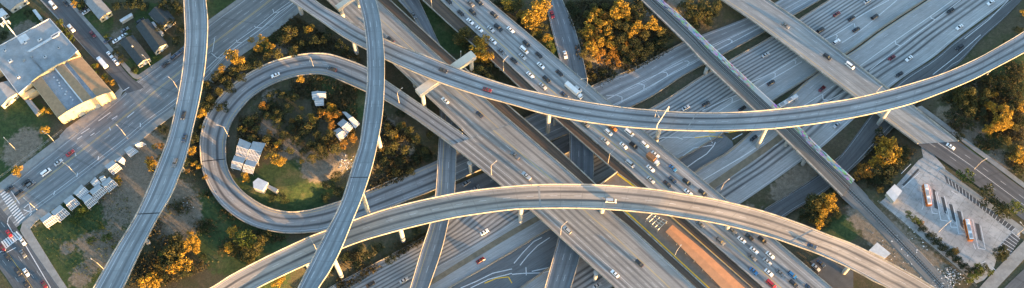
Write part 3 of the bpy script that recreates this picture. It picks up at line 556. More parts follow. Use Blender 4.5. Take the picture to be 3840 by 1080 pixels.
# road continuing from the overpass on the right, its verge and walk
M['asph'] = None
rr = street('right_street', [(3439, 540), (3565, 622), (3700, 722), (3840, 826), (3960, 915)], [(3595, 530), (3720, 622), (3840, 712), (3960, 800)] , [(0, 1.22), (.5, .08), (1, .05)], (.2, .4, .65, .85), 'dark asphalt street beside the bus yard on the right', base=(.10, .108, .118), solid=((.5, .25, WHITE),), dash=(.3, .72), n=40)
walk([(3438, 402), (3540, 478), (3610, 532), (3730, 622), (3850, 712), (3960, 795)], [(3456, 396), (3556, 470), (3626, 524), (3746, 614), (3866, 704), (3976, 786)], 'sidewalk between planted strip and brown hillside on the right', z=.14)
walk([(3520, 640), (3600, 700), (3720, 790), (3850, 885), (3960, 965)], [(3536, 628), (3616, 688), (3736, 778), (3866, 873), (3976, 953)], 'sidewalk between the bus yard trees and the dark street', z=.14)
street('bottom_street', [(3960, 900), (3850, 1000), (3760, 1085), (3700, 1150)], [(4060, 990), (3950, 1090), (3890, 1160), (3850, 1200)], .06, (.3, .7), 'asphalt street in the bottom right corner', base=(.11, .12, .13), n=20)
walk([(3842, 900), (3760, 985), (3690, 1060), (3640, 1120)], [(3880, 930), (3800, 1015), (3730, 1090), (3680, 1150)], 'pale sidewalk at the lower end of the bus yard', z=.13)
# bus yard
LOT = [(3452, 538), (3480, 556), (3545, 630), (3540, 640), (3822, 852), (3826, 884), (3740, 960), (3725, 1012), (3690, 1050), (3660, 1062), (3300, 758), (3316, 745), (3445, 600), (3462, 590)]
N = NT('yard_concrete'); p = N.pos(); mp = N.n('ShaderNodeMapping'); N.t.links.new(p, mp.inputs[0]); mp.inputs['Rotation'].default_value = (0, 0, math.radians(38)); sp = N.n('ShaderNodeSeparateXYZ'); N.t.links.new(mp.outputs[0], sp.inputs[0])
c = N.mix(N.ramp(N.noise(p, .08, 5), .35, .65), (.24, .25, .255), (.35, .36, .365)); c = N.mix(N.ramp(N.noise(p, .5, 5), .45, .8), c, (.15, .16, .165))
for q in (0, 1):
    f = N.math('FRACT', N.math('DIVIDE', sp.outputs[q], 6.1)); c = N.mix(N.math('MULTIPLY', N.math('LESS_THAN', f, .04), .35), c, (.08, .085, .09))
M['yard'] = N.done(c)
slab('bus_yard', LOT, -.3, .06, M['yard'], 'pale concrete bus yard with angled bays and parking stalls', 'yard')
mk = MB(); dk = MB()
dark_stall = mottled('stall_asphalt', (.085, .092, .10), .3, .4)
slab('parking_stalls', T(11, (450, 135), (828, 408), (795, 440), (470, 195)), -.2, .075, dark_stall, 'row of dark parking stalls along the street side of the yard', 'parking')
slab('parking_stalls', T(11, (798, 446), (838, 478), (790, 556), (728, 520)), -.2, .075, dark_stall, 'short block of dark parking stalls at the lower yard corner', 'parking')
for i in range(21):
    f = i / 20; a = T(11, (470 + f * 325, 195 + f * 245))[0]; b = T(11, (450 + f * 378, 135 + f * 273))[0]
    mk.strip([at(*a, .09), at(*(a[0] + (b[0] - a[0]) * 1.0, a[1] + (b[1] - a[1]) * 1.0), .09)], .22) if i else None
for i in range(7):
    f = i / 6; a = T(11, (798 - f * 70, 446 + f * 74))[0]; b = T(11, (838 - f * 48, 478 + f * 78))[0]; mk.strip([at(*a, .09), at(*b, .09)], .22)
for pts in (T(11, (336, 208), (352, 312), (345, 330)), T(11, (388, 308), (398, 348), (424, 350)), T(11, (412, 240), (440, 382), (480, 388)), T(11, (420, 240), (434, 300)), T(11, (458, 262), (492, 418), (524, 420)), T(11, (504, 315), (530, 452), (560, 452)), T(11, (545, 340), (556, 390)), T(11, (466, 335), (480, 380)), T(11, (600, 380), (628, 525), (664, 530), (640, 410)), T(11, (614, 528), (604, 500)), T(11, (382, 206), (400, 290)),
            T(11, (245, 222), (335, 142)), T(11, (492, 236), (522, 254)), T(11, (240, 150), (290, 100)), T(11, (700, 620), (740, 660)), T(11, (645, 600), (665, 590))):
    mk.strip([at(a, b, .09) for a, b in pts], .3)
o = mk.build('yard_markings', M['mark']); tag(o, 'white bay and stall lines painted on the bus yard', 'markings', None, 'structure')
stain = mottled('oil_stained_concrete', (.07, .075, .08), .3, .5)
for pts in (T(11, (398, 225), (412, 232), (428, 330), (408, 320)), T(11, (440, 265), (456, 270), (478, 360), (458, 345)), T(11, (480, 300), (497, 305), (520, 395), (500, 380)), T(11, (520, 335), (540, 340), (556, 430), (540, 410)), T(11, (612, 398), (632, 402), (648, 490), (628, 480)), T(11, (245, 205), (325, 122), (332, 130), (255, 212))):
    dk.prism([at(a, b, .08)[:2] for a, b in pts], .03, .078)
o = dk.build('oil_stains', stain); tag(o, 'dark tyre and oil stains in the angled bus bays', 'stains', None, 'structure')
# railway at grade beyond the bridge
rk = Rib([(3150, 733), (3250, 828), (3400, 985), (3536, 1128)], [(3200, 676), (3300, 780), (3460, 945), (3620, 1120)], 0, 50)
bal = road_mat('ballast_gravel', (.16, .165, .165), rk.mw, [rk.mw * .5], lw=2.6, oil=.9, slab=.1, joint=.7)
root = empty('railway_track', (float(rk.C[25][0]), float(rk.C[25][1]), 0)); tag(root, 'railway track on grey ballast leading down from the bridge', 'railway')
k = [rk.sweep('ballast', [(0, 0, -.4), (.12, 0, .1), (.88, 0, .1), (1, 0, -.4)], bal, root)]
for s_ in (-.8, .8): k.append(rk.sweep('rail', [(.5, s_ - .08, .1), (.5, s_ - .08, .3), (.5, s_ + .08, .3), (.5, s_ + .08, .1)], M['steel'], root))
m = MB(); v = 1.0
wood = plain('sleeper_wood', (.05, .045, .04), .9)
while v < rk.v[-1] - 1:
    p, a = rk.at_v(v); m.box((p[0], p[1], .14), (.28, 2.7, .16), a); v += 1.5
k.append(m.build('sleepers', wood, root)); settle(root, k)
# small car park at the bottom and dirt road
slab('car_park', T(10, (640, 590), (700, 560), (790, 610), (858, 640), (858, 724), (720, 724), (700, 680)), -.3, .02, mottled('car_park_asphalt', (.11, .115, .12), .3, .3), 'small dark car park under the lower flyover end', 'parking')
# station platform
PL = [(2240, 702), (2316, 645), (2420, 727), (2560, 846), (2812, 1068), (2930, 1172), (2752, 1172), (2651, 1080), (2404, 852), (2331, 789), (2262, 722)]
M['plat'] = mottled('platform_concrete', (.20, .165, .135), .3, .5)
root = empty('station_platform', at(2500, 900, 0)); tag(root, 'brown bus station platform edged in bright yellow between the decks', 'platform')
m = MB(); m.prism([at(a, b, 7.3)[:2] for a, b in PL], 4.8, 7.3); k = [m.build('slab', M['plat'], root)]
for L_, R_ in (([(2318, 647), (2420, 729), (2560, 848), (2812, 1070), (2925, 1172)], [(2313, 655), (2416, 732), (2556, 851), (2808, 1071), (2915, 1172)]), ([(2334, 787), (2407, 850), (2654, 1078), (2756, 1170)], [(2341, 783), (2411, 848), (2658, 1076), (2760, 1168)])):
    r = Rib(L_, R_, 7.32, 40); k.append(r.sweep('yellow_edge', [(0, 0, 0), (0, 0, .12), (1, 0, .12), (1, 0, 0)], M['yellow'], root))
m = MB(); a, b = Vector(at(2243, 700, 7.3)), Vector(at(2314, 646, 7.3)); c_ = (a + b) / 2; m.box((c_.x, c_.y, 8.0), ((b - a).length, .5, 2.0), math.atan2((b - a).y, (b - a).x)); k.append(m.build('end_wall', M['parapet'], root))
for q in (.15, .5, .85):
    p = at(2290 + q * 400, 740 + q * 360, 5); m = MB(); m.tube((p[0], p[1], -9), (p[0], p[1], 5), 1.1, 1.1, 12); k.append(m.build('column', M['column'], root))
settle(root, k)
root = empty('platform_canopy', at(2620, 960, 7.3)); tag(root, 'long orange roofed canopy on the bus station platform', 'canopy')
M['orange'] = mottled('orange_roof', (.60, .27, .125), .22, .35, rough=.6)
rf = Rib([(2496, 869), (2590, 962), (2712, 1086), (2790, 1165)], [(2522, 843), (2640, 940), (2776, 1064), (2890, 1165)], 11.2, 40)
k = [rf.sweep('roof', [(0, 0, 0), (.5, 0, .35), (1, 0, 0), (1, 0, -.35), (0, 0, -.35)], M['orange'], root)]
for v in np.arange(2, rf.v[-1], 6.5):
    for t in (.08, .92):
        p, a = rf.at_v(v, t); m = MB(); m.box((p[0], p[1], 9.1), (.35, .35, 3.6), a); k.append(m.build('post', M['steel'], root))
settle(root, k)
root = empty('canopy_frame', at(2462, 830, 7.3)); tag(root, 'open white steel grid frame standing before the orange canopy', 'frame')
rg = Rib(T(9, (676, 378), (733, 432)), T(9, (705, 350), (778, 388)), 10.8, 9); k = []
m = MB()
for i in range(0, 9, 2): m.tube(rg.pt(i, 0), rg.pt(i, 1), .16, n=5)
for t in (0, .25, .5, .75, 1): m.tube(rg.pt(0, t), rg.pt(8, t), .16, n=5)
k.append(m.build('grid', M['steel'], root))
for i in (0, 4, 8):
    for t in (0, 1): p = rg.pt(i, t); m = MB(); m.tube((p[0], p[1], 7.3), p, .18, n=6); k.append(m.build('post', M['steel'], root))
settle(root, k)
# ------------------------------------------------------------------ buildings
M['groof'] = mottled('grey_roof_membrane', (.31, .33, .35), .4, .18, (.19, .205, .22)); M['broof'] = mottled('brown_gravel_roof', (.33, .22, .13), .3, .5)
M['blue'] = mottled('blue_grey_roof', (.27, .29, .32), .35, .3); M['cream'] = mottled('cream_stucco', (.62, .48, .28), .2, .6)
M['shing'] = mottled('dark_shingle', (.055, .065, .07), .35, .8); M['lroof'] = mottled('pale_shingle', (.25, .26, .27), .3, .6)
M['wall'] = mottled('painted_wall', (.48, .45, .38), .2, .5); M['metal'] = mottled('white_metal_roof', (.55, .57, .59), .25, .5)
def quad(pts, z): return [Vector(at(a, b, z)) for a, b in pts]
# grey warehouse
root = empty('warehouse', at(120, 240, 0)); tag(root, 'large flat grey roofed warehouse behind the sunlit gabled hall', 'warehouse')
HW = 7.0; P = quad([(-170, 262), (-60, 205), (0, 172), (186, 70), (292, 190), (216, 262), (172, 278), (118, 310), (70, 352), (0, 258), (-120, 330)], HW)
m = MB(); m.prism([(p.x, p.y) for p in P], -.2, HW, 0, 1); k = [m.build('walls', [M['cream'], M['groof']], root)]
m = MB()
for i in range(len(P)):
    a, b = P[i], P[(i + 1) % len(P)]; c_ = (a + b) / 2; m.box((c_.x, c_.y, HW + .2), ((b - a).length + .3, .35, .5), math.atan2((b - a).y, (b - a).x))
k.append(m.build('roof_edge', M['metal'], root))
for pts in (T(0, (135, 260), (150, 262), (300, 175), (290, 168)), T(0, (85, 190), (128, 168), (150, 195), (108, 224)), T(0, (255, 182), (262, 190), (312, 160), (305, 152))):
    m = MB(); m.prism([at(a, b, HW)[:2] for a, b in pts], HW, HW + .35); k.append(m.build('skylight', M['metal'], root))
for pts in (T(0, (112, 303), (118, 310), (130, 303), (124, 296)), T(0, (152, 285), (158, 292), (166, 287), (160, 280)), T(0, (226, 365), (230, 372), (160, 290), (156, 290))):
    m = MB(); m.prism([at(a, b, HW)[:2] for a, b in pts], HW, HW + .7); k.append(m.build('roof_vent', M['conc'], root))
m = MB(); m.prism([at(a, b, 4.5)[:2] for a, b in T(0, (100, 480), (165, 443), (185, 455), (120, 495))], -.2, 4.5); k.append(m.build('annex', M['cream'], root))
settle(root, k)
# gabled hall with striped roof
root = empty('gabled_hall', at(270, 320, 0)); tag(root, 'hall with brown and blue striped roof and glowing sunlit front wall', 'hall')
HE = 7.5
A0, A1 = Vector(at(*T(0, (160, 415))[0], HE)), Vector(at(*T(0, (406, 283))[0], HE)); B0, B1 = Vector(at(*T(0, (292, 592))[0], HE)), Vector(at(*T(0, (564, 462))[0], HE))
prof = [(0, 0), (.09, .9), (.20, 1.5), (.215, .7), (.27, .7), (.28, .5), (.47, .5), (.48, 2.0), (.50, 2.1), (.66, 2.1), (.675, 1.3), (.725, 1.3), (.74, 2.0), (.87, 1.2), (1, 0)]
mt = [0, 0, 1, 1, 1, 1, 1, 2, 0, 1, 1, 1, 0, 0]
V = []; Fc = []; mi = []
for f in (.012, .25, .5, .75, .988):
    for t, h in prof: p = A0.lerp(A1, t).lerp(B0.lerp(B1, t), f); V.append((p.x, p.y, p.z + h))
n_ = len(prof)
for i in range(4):
    for j in range(n_ - 1): Fc.append((i * n_ + j, (i + 1) * n_ + j, (i + 1) * n_ + j + 1, i * n_ + j + 1)); mi.append(mt[j])
k = [mesh('roof', V, Fc, [M['broof'], M['blue'], M['metal']], root, mi)]
arch = [(0, 0), (.15, 1.5), (.4, 2.6), (.6, 2.6), (.85, 1.5), (1, 0)]
for nm, q0, q1, off in (('front_wall', B0, B1, 0), ('rear_wall', A0, A1, 0)):
    d = (B0 - A0).normalized() * (.4 if nm == 'front_wall' else -.4)
    V = []
    for dd in (Vector((0, 0, 0)), d):
        V += [(q0.x + dd.x, q0.y + dd.y, -.2)] + [tuple(q0.lerp(q1, t) + dd + Vector((0, 0, h + .5))) for t, h in arch] + [(q1.x + dd.x, q1.y + dd.y, -.2)]
    n_ = 8; Fc = [tuple(range(n_)), tuple(range(2 * n_ - 1, n_ - 1, -1))] + [(i, n_ + i, n_ + (i + 1) % n_, (i + 1) % n_) for i in range(n_)]
    k.append(mesh(nm, V, Fc, M['cream'], root))
d = (B0 - A0)
for nm, q0, q1 in (('side_wall', A0, B0), ('side_wall', A1, B1)):
    m = MB(); c_ = (q0 + q1) / 2; m.box((c_.x, c_.y, HE / 2 - .1), ((q1 - q0).length - 1, .4, HE), math.atan2((q1 - q0).y, (q1 - q0).x)); k.append(m.build(nm, M['cream'], root))
nrm = d.normalized()
for t in (.12, .27, .42, .57, .72, .87):                          # pilasters and panels of the sunlit front
    p = B0.lerp(B1, t) + nrm * .62; m = MB(); m.box((p.x, p.y, HE / 2), (.6, .45, HE - .6), math.atan2((B1 - B0).y, (B1 - B0).x)); k.append(m.build('pilaster', M['cream'], root))
for t, nm in ((.35, 'door'), (.65, 'door')):
    p = B0.lerp(B1, t) + nrm * .5; m = MB(); m.box((p.x, p.y, 1.6), (3.2, .3, 3.4), math.atan2((B1 - B0).y, (B1 - B0).x)); k.append(m.build(nm, M['wall'], root))
for q in range(9):
    p = A0.lerp(A1, .37).lerp(B0.lerp(B1, .37), .15 + q * .08); m = MB(); m.box((p.x + rng.uniform(-1, 1), p.y, HE + .8), (.8, .6, .6), q); k.append(m.build('roof_vent', M['metal'], root))
settle(root, k)
slab('forecourt', [(250, 480), (430, 352), (452, 366), (270, 500), (236, 528), (222, 510)], -.1, .16, M['walk'], 'concrete forecourt before the sunlit front wall', 'pavement')
def house(pts, h, rise, label, roof, wall, name='house', cat='house', windows=2, chim=False):
    """pts: four eave corners, first pair is the far gable end, second pair the near one"""
    a, b, c_, d_ = quad(pts, h); root = empty(name, tuple((a + b + c_ + d_) / 4)); root.location.z = 0; tag(root, label, cat)
    V = []; e = .12
    r0, r1 = (a + b) / 2 + Vector((0, 0, rise)), (c_ + d_) / 2 + Vector((0, 0, rise))
    th = Vector((0, 0, .22))
    V = [a, b, c_, d_, r0, r1] + [p - th for p in (a, b, c_, d_, r0, r1)]
    k = [mesh('roof', V, [(0, 4, 5, 3), (4, 1, 2, 5), (6, 9, 11, 10), (10, 11, 8, 7), (0, 3, 9, 6), (1, 7, 8, 2), (0, 6, 10, 4), (4, 10, 7, 1), (3, 5, 11, 9), (5, 2, 8, 11)], roof, root)]
    cen = (a + b + c_ + d_) / 4; q = [cen + (p - cen) * .93 for p in (a, b, c_, d_)]; s0, s1 = cen + (r0 - cen) * .93, cen + (r1 - cen) * .93
    s0.z = r0.z - .35; s1.z = r1.z - .35
    V = [(p.x, p.y, -.3) for p in q] + [(p.x, p.y, h - .25) for p in q] + [s0, s1]
    k.append(mesh('walls', V, [(0, 1, 5, 4), (1, 2, 6, 5), (2, 3, 7, 6), (3, 0, 4, 7), (4, 5, 8), (6, 7, 9)], wall, root))
    near = (q[2], q[3]); dr = (q[3] - q[2]); out = ((c_ + d_) / 2 - (a + b) / 2).normalized(); rz = math.atan2(dr.y, dr.x)
    for t in (.22, .78):
        p = q[2].lerp(q[3], t) + out * .05; m = MB(); m.box((p.x, p.y, 1.7), (1.5, .12, 1.2), rz); k.append(m.build('window', M['glass'], root))
    p = q[2].lerp(q[3], .5) + out * .05; m = MB(); m.box((p.x, p.y, 1.05), (1.1, .14, 2.2), rz); k.append(m.build('door', M['white'], root))
    if chim: p = r0.lerp(r1, .4); m = MB(); m.box((p.x, p.y, p.z + .3), (.7, .7, 1.5), rz); k.append(m.build('chimney', M['conc'], root))
    settle(root, k); return root
house(T(0, (602, 214), (668, 175), (756, 292), (692, 330)), 4, 1.6, 'dark shingled house at the corner of side street and city street', M['shing'], M['wall'], chim=True)
house(T(0, (682, 132), (745, 92), (842, 218), (776, 266)), 4.2, 1.8, 'dark shingled house second from the street corner with porch', M['shing'], M['wall'])
house(T(0, (745, 70), (815, 20), (880, 95), (818, 140)), 4.4, 1.8, 'small dark roofed house left of the tall flyover', M['shing'], M['wall'])
house(T(0, (400, -20), (470, -45), (562, 58), (500, 100)), 4.2, 1.7, 'pale grey roofed house across the side street with lawn', M['lroof'], M['cream'])
house(T(0, (-10, 5), (60, -40), (140, -5), (50, 52)), 4.0, 1.4, 'grey roofed house in the top left corner', M['lroof'], M['wall'])
house(T(0, (-60, 445), (40, 405), (86, 468), (5, 535)), 4.5, 1.4, 'low grey building with pale edge at the left frame side', M['groof'], M['wall'], 'workshop', 'building')
house(T(0, (600, 100), (608, 112), (668, 76), (660, 64)), 2.4, .3, 'long narrow pale roofed carport between the houses', M['metal'], M['wall'], 'carport', 'carport')
house(T(0, (162, 52), (178, 46), (214, 92), (198, 100)), 2.6, .3, 'small white roofed shed on the lawn above the warehouse', M['metal'], M['wall'], 'shed', 'shed')
house(T(0, (756, 116), (772, 108), (822, 165), (806, 178)), 2.6, .3, 'pale awning roof between the two dark roofed houses', M['metal'], M['wall'], 'awning', 'awning')
house(T(0, (125, 505), (155, 500), (203, 560), (180, 578)), 2.6, .4, 'small grey shed with cream end beside the hall', M['lroof'], M['cream'], 'shed', 'shed')
house(T(0, (-25, 60), (10, 40), (40, 70), (0, 90)), 3.0, .5, 'bright white shed roof at the upper left frame side', M['metal'], M['wall'], 'shed', 'shed')
house(T(11, (165, 245), (208, 202), (246, 236), (206, 292)), 3.6, .15, 'small flat white roofed office in the bus yard corner', M['metal'], M['wall'], 'yard_office', 'office')
house(T(11, (78, 535), (120, 495), (188, 550), (160, 575)), 4.0, .2, 'white flat roofed hut between railway and lower flyover', M['metal'], M['wall'], 'track_hut', 'hut')
# street canopies on the lot: ridged metal roofs
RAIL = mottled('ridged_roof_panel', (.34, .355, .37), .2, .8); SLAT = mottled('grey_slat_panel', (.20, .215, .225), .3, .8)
def canopy(pts, h, label, slats=6, tone=0, cat='canopy', group=None, name='canopy_shed'):
    a, b, c_, d_ = quad(pts, h); root = empty(name, tuple((a + b + c_ + d_) / 4)); root.location.z = gz(a.x, a.y); tag(root, label, cat, group)
    zb = root.location.z
    up = Vector((0, 0, .9)); V = [a + up, b + up, (b + c_) / 2 + up * 1.6, (a + d_) / 2 + up * 1.6, c_, d_]; V += [v - Vector((0, 0, .15)) for v in V]
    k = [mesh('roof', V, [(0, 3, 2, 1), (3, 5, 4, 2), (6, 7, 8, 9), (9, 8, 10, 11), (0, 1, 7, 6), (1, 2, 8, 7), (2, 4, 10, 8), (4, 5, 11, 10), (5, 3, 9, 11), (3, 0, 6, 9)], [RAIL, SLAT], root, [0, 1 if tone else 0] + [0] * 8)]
    m = MB()
    m0, m1 = (a + d_) / 2 + up * 1.6, (b + c_) / 2 + up * 1.6
    for i in range(slats + 1):
        t = i / slats; m.tube(m0.lerp(m1, t) + Vector((0, 0, .1)), d_.lerp(c_, t) + Vector((0, 0, .1)), .13, n=4)
    for t in (.0, .5, 1.0): m.tube(m0.lerp(d_, t) + Vector((0, 0, .1)), m1.lerp(c_, t) + Vector((0, 0, .1)), .13, n=4)
    k.append(m.build('roof_ribs', M['white'], root))
    for p in (a + up, b + up, c_, d_):
        p = p.lerp((a + c_) / 2, .06); m = MB(); m.tube((p.x, p.y, zb - .3), (p.x, p.y, p.z - .1), .14, n=6); k.append(m.build('post', M['steel'], root))
    settle(root, k)
    return root
g = 'ribbed shelters along the sidewalk of the grassy lot'
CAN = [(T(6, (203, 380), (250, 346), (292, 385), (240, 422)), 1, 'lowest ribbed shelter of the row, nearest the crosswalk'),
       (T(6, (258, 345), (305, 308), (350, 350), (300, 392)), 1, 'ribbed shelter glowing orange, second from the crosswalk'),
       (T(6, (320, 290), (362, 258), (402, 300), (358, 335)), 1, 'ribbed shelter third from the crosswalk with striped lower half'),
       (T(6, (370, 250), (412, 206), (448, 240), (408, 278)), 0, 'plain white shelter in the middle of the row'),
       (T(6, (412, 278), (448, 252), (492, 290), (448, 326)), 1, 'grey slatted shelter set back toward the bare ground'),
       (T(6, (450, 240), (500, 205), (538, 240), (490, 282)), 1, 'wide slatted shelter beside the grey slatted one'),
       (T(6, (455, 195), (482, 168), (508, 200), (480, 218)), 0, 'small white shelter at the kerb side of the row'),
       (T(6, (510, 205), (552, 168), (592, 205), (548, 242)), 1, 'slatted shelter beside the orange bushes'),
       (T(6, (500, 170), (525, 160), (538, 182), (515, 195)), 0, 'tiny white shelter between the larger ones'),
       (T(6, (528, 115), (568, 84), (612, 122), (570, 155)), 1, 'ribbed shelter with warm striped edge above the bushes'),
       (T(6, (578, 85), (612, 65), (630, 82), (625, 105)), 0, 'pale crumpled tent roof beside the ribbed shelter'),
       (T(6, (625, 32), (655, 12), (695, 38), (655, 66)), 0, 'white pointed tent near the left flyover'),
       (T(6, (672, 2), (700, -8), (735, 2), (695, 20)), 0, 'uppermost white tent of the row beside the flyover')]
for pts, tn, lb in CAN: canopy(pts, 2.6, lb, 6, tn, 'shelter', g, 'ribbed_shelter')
g = 'ribbed roofs inside the loop ramp'
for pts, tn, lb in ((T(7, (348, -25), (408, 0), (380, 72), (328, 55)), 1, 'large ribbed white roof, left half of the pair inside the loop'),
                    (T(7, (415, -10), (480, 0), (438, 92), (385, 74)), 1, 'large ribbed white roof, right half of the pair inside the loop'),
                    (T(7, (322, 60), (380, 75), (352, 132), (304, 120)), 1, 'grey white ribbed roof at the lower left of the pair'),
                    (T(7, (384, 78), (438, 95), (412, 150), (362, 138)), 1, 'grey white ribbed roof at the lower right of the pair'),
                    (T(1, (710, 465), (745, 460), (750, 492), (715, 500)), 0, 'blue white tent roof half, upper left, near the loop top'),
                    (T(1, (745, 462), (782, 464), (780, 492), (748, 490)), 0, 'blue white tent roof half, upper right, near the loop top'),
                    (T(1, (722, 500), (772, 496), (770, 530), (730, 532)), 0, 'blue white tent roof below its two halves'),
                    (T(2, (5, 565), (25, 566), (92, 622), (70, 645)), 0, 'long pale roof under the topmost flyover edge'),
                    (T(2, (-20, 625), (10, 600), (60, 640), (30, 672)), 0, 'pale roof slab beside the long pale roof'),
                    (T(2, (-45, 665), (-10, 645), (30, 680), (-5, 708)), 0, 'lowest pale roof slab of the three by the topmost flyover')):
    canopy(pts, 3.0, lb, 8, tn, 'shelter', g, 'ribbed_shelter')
def boxy(pts, h, label, name, cat, mat, extra=None):
    P = quad(pts, h); root = empty(name, tuple(P[0])); z0 = gz(P[0].x, P[0].y); root.location.z = z0; tag(root, label, cat)
    m = MB(); m.prism([(p.x, p.y) for p in P], z0 - .4, h); k = [m.build('walls', M['wall'], root)]
    m = MB(); c_ = sum(P, Vector()) / len(P); m.prism([tuple((c_ + (p - c_) * 1.04)[:2]) for p in P], h, h + .25); k.append(m.build('roof', mat, root))
    settle(root, k)
boxy(T(7, (415, 192), (440, 172), (490, 195), (462, 235), (418, 220)), 3.2, 'pale boxy shed standing alone on the loop lawn', 'storage_shed', 'shed', M['metal'])
boxy(T(7, (482, 215), (492, 205), (540, 228), (528, 242)), 1.8, 'low grey trailer attached beside the pale shed', 'trailer', 'trailer', M['groof'])
# ------------------------------------------------------------------ trees
def leafmat(name, col, col2, bare=0):
    N = NT(name); N.b.inputs['Roughness'].default_value = .75
    r_ = N.n('ShaderNodeObjectInfo').outputs['Random']; g_ = N.n('ShaderNodeNewGeometry').outputs['Random Per Island']
    c = N.mix(g_, col, col2); c = N.mix(N.math('MULTIPLY', N.math('GREATER_THAN', N.math('FRACT', N.math('MULTIPLY', g_, 37.0)), .58), .8), c, (.045, .050, .022)); c = N.mix(N.math('MULTIPLY', r_, .35), c, tuple(k * .55 for k in col)); N.done(c)  # dark olive share of leaves: unlit side of crowns put into the colour
    tr = N.n('ShaderNodeBsdfTranslucent'); N.put(tr.inputs[0], c); ms = N.n('ShaderNodeMixShader'); ms.inputs[0].default_value = .3
    N.t.links.new(N.b.outputs[0], ms.inputs[1]); N.t.links.new(tr.outputs[0], ms.inputs[2])
    N.t.links.new(ms.outputs[0], N.t.nodes['Material Output'].inputs['Surface']); return N.m
LEAF = {'gold': leafmat('golden_leaves', (.62, .38, .045), (.30, .21, .04)), 'olive': leafmat('olive_leaves', (.14, .12, .035), (.06, .07, .025)),
        'dark': leafmat('dark_green_leaves', (.035, .048, .020), (.020, .034, .016)), 'green': leafmat('bright_green_leaves', (.11, .15, .025), (.05, .085, .02)), 'rust': leafmat('rusty_leaves', (.46, .23, .04), (.26, .15, .03))}
bark = mottled('tree_bark', (.16, .135, .11), .35, 1.5)
def tree_mesh(seed, kind):
    r = np.random.default_rng(seed); trunk = MB(); lobes = []
    hh = 1.0
    trunk.tube((0, 0, -.05), (.02, .01, .42), .030, .020, 7)
    nl_ = r.integers(5, 8)
    for i in range(nl_):
        a = 2 * math.pi * (i + r.uniform(-.3, .3)) / nl_; rad = r.uniform(.14, .34); z = r.uniform(.48, .86)
        p = (math.cos(a) * rad, math.sin(a) * rad, z); trunk.tube((.02, .01, r.uniform(.25, .42)), p, .013, .004, 5); lobes.append((p, r.uniform(.11, .20)))
    lobes.append(((.02, .02, .88), .15))
    V = []; Fc = []
    for (p, q) in lobes:
        n = int(84 * (q / .15) ** 2)
        for _ in range(n):
            d = r.normal(size=3); d /= np.linalg.norm(d); rr = q * r.uniform(.35, 1.08) ** .7
            c_ = np.array(p) + d * rr * np.array([1.1, 1.1, .8]); u = r.normal(size=3); u /= np.linalg.norm(u); v_ = np.cross(u, r.normal(size=3)); v_ /= np.linalg.norm(v_)
            s_ = r.uniform(.020, .046); k = len(V)
            V += [c_ - u * s_, c_ + v_ * s_ * .8, c_ + u * s_, c_ - v_ * s_ * .8]; Fc.append((k, k + 1, k + 2, k + 3))
    tm = trunk.build('trunk', bark); cm = mesh('crown', V, Fc, LEAF[kind])
    a, b = tm.data, cm.data; bpy.data.objects.remove(tm); bpy.data.objects.remove(cm); return a, b
PROTO = {kd: [tree_mesh(10 * i + sum(map(ord, kd)), kd) for i in range(4)] for kd in LEAF}
TREES = []; PLAN = []
KN = {'gold': 'golden crowned tree', 'olive': 'olive brown tree', 'dark': 'dark green tree', 'green': 'bright green round tree', 'rust': 'rusty orange tree'}
SZ = lambda h: 'tall' if h > 12.5 else 'mid-sized' if h > 7 else 'small'
def tree(px, py, h, kd, region, wide=1.0, name='tree'):
    h = h * (.92 if region in (R2, R4) else 1.02); x, y, z = onground(px, py, h * .68)
    rz_ = random.uniform(0, 6.28)
    if region is not None: PLAN.append((h * wide * {'gold': 1.5, 'green': 1.4, 'rust': 1.3}.get(kd, 1), x, y, z, rz_, h, wide, kd, region, px)); return
    return plant(x, y, z, rz_, h, wide, kd, region, px, name)
def plant(x, y, z, rz_, h, wide, kd, region, px, name='tree'):
    root = empty(name, (x, y, z), rz_); tm, cm = random.choice(PROTO[kd])
    for nm, me, s_ in (('trunk', tm, 1), ('crown', cm, 1)):
        o = bpy.data.objects.new(nm, me); COL.objects.link(o); o.parent = root
    root.scale = (h * wide, h * wide, h); TREES.append((root, region, KN[kd], SZ(h), px))
    return root
def grove(region, kd, pts, h, wide=1.0):
    for p in pts: tree(p[0], p[1], (p[2] if len(p) > 2 else h) * random.uniform(.92, 1.08), kd, region, wide)
R1 = 'between the left flyover and the loop'; R2 = 'inside the loop ramp'; R3 = 'below the loop ramp'; R4 = 'on the golden hillside'; R5 = 'between the freeway decks'
R6 = 'on the brown slope at far right'; R7 = 'beside the bus yard entrance'; R8 = 'beside the rail bridge end'; R9 = 'by the warehouse'; R10 = 'above the northbound deck'; R11 = 'near the top overpass'; R12 = 'on the grassy left lot'
grove(R1, 'gold', [(866, 205, 11), (886, 222, 10), (828, 262, 7), (987, 147, 8), (970, 178, 7), (1012, 174, 8), (942, 146, 5), (1156, 110, 8), (759, 421, 7), (736, 615, 6), (718, 566, 6), (768, 664, 4), (754, 474, 4)], 8)
grove(R1, 'olive', [(812, 285), (842, 300), (880, 265), (905, 250), (1000, 205), (1085, 115, 10), (1060, 150), (1100, 190), (1040, 200), (820, 340), (790, 370), (770, 320)], 8, 1.0)
grove(R1, 'dark', [(900, 290), (860, 330), (930, 240), (1130, 160), (1180, 150), (1220, 140), (960, 240), (830, 400), (780, 400), (720, 520), (700, 600), (1240, 90), (1280, 170), (600, 590, 6), (585, 640, 6), (610, 480, 6)], 7, 1.15)
grove(R2, 'gold', [(1125, 297, 7), (1033, 590, 9), (1055, 602, 8), (1010, 585, 7), (1088, 566, 6), (1129, 603, 4), (1237, 405, 7), (1177, 448, 7), (1165, 432, 5), (1250, 400, 5), (920, 665, 7), (1040, 540, 6), (905, 480, 6), (1130, 402, 4), (1025, 440, 4), (928, 672, 5)], 6)
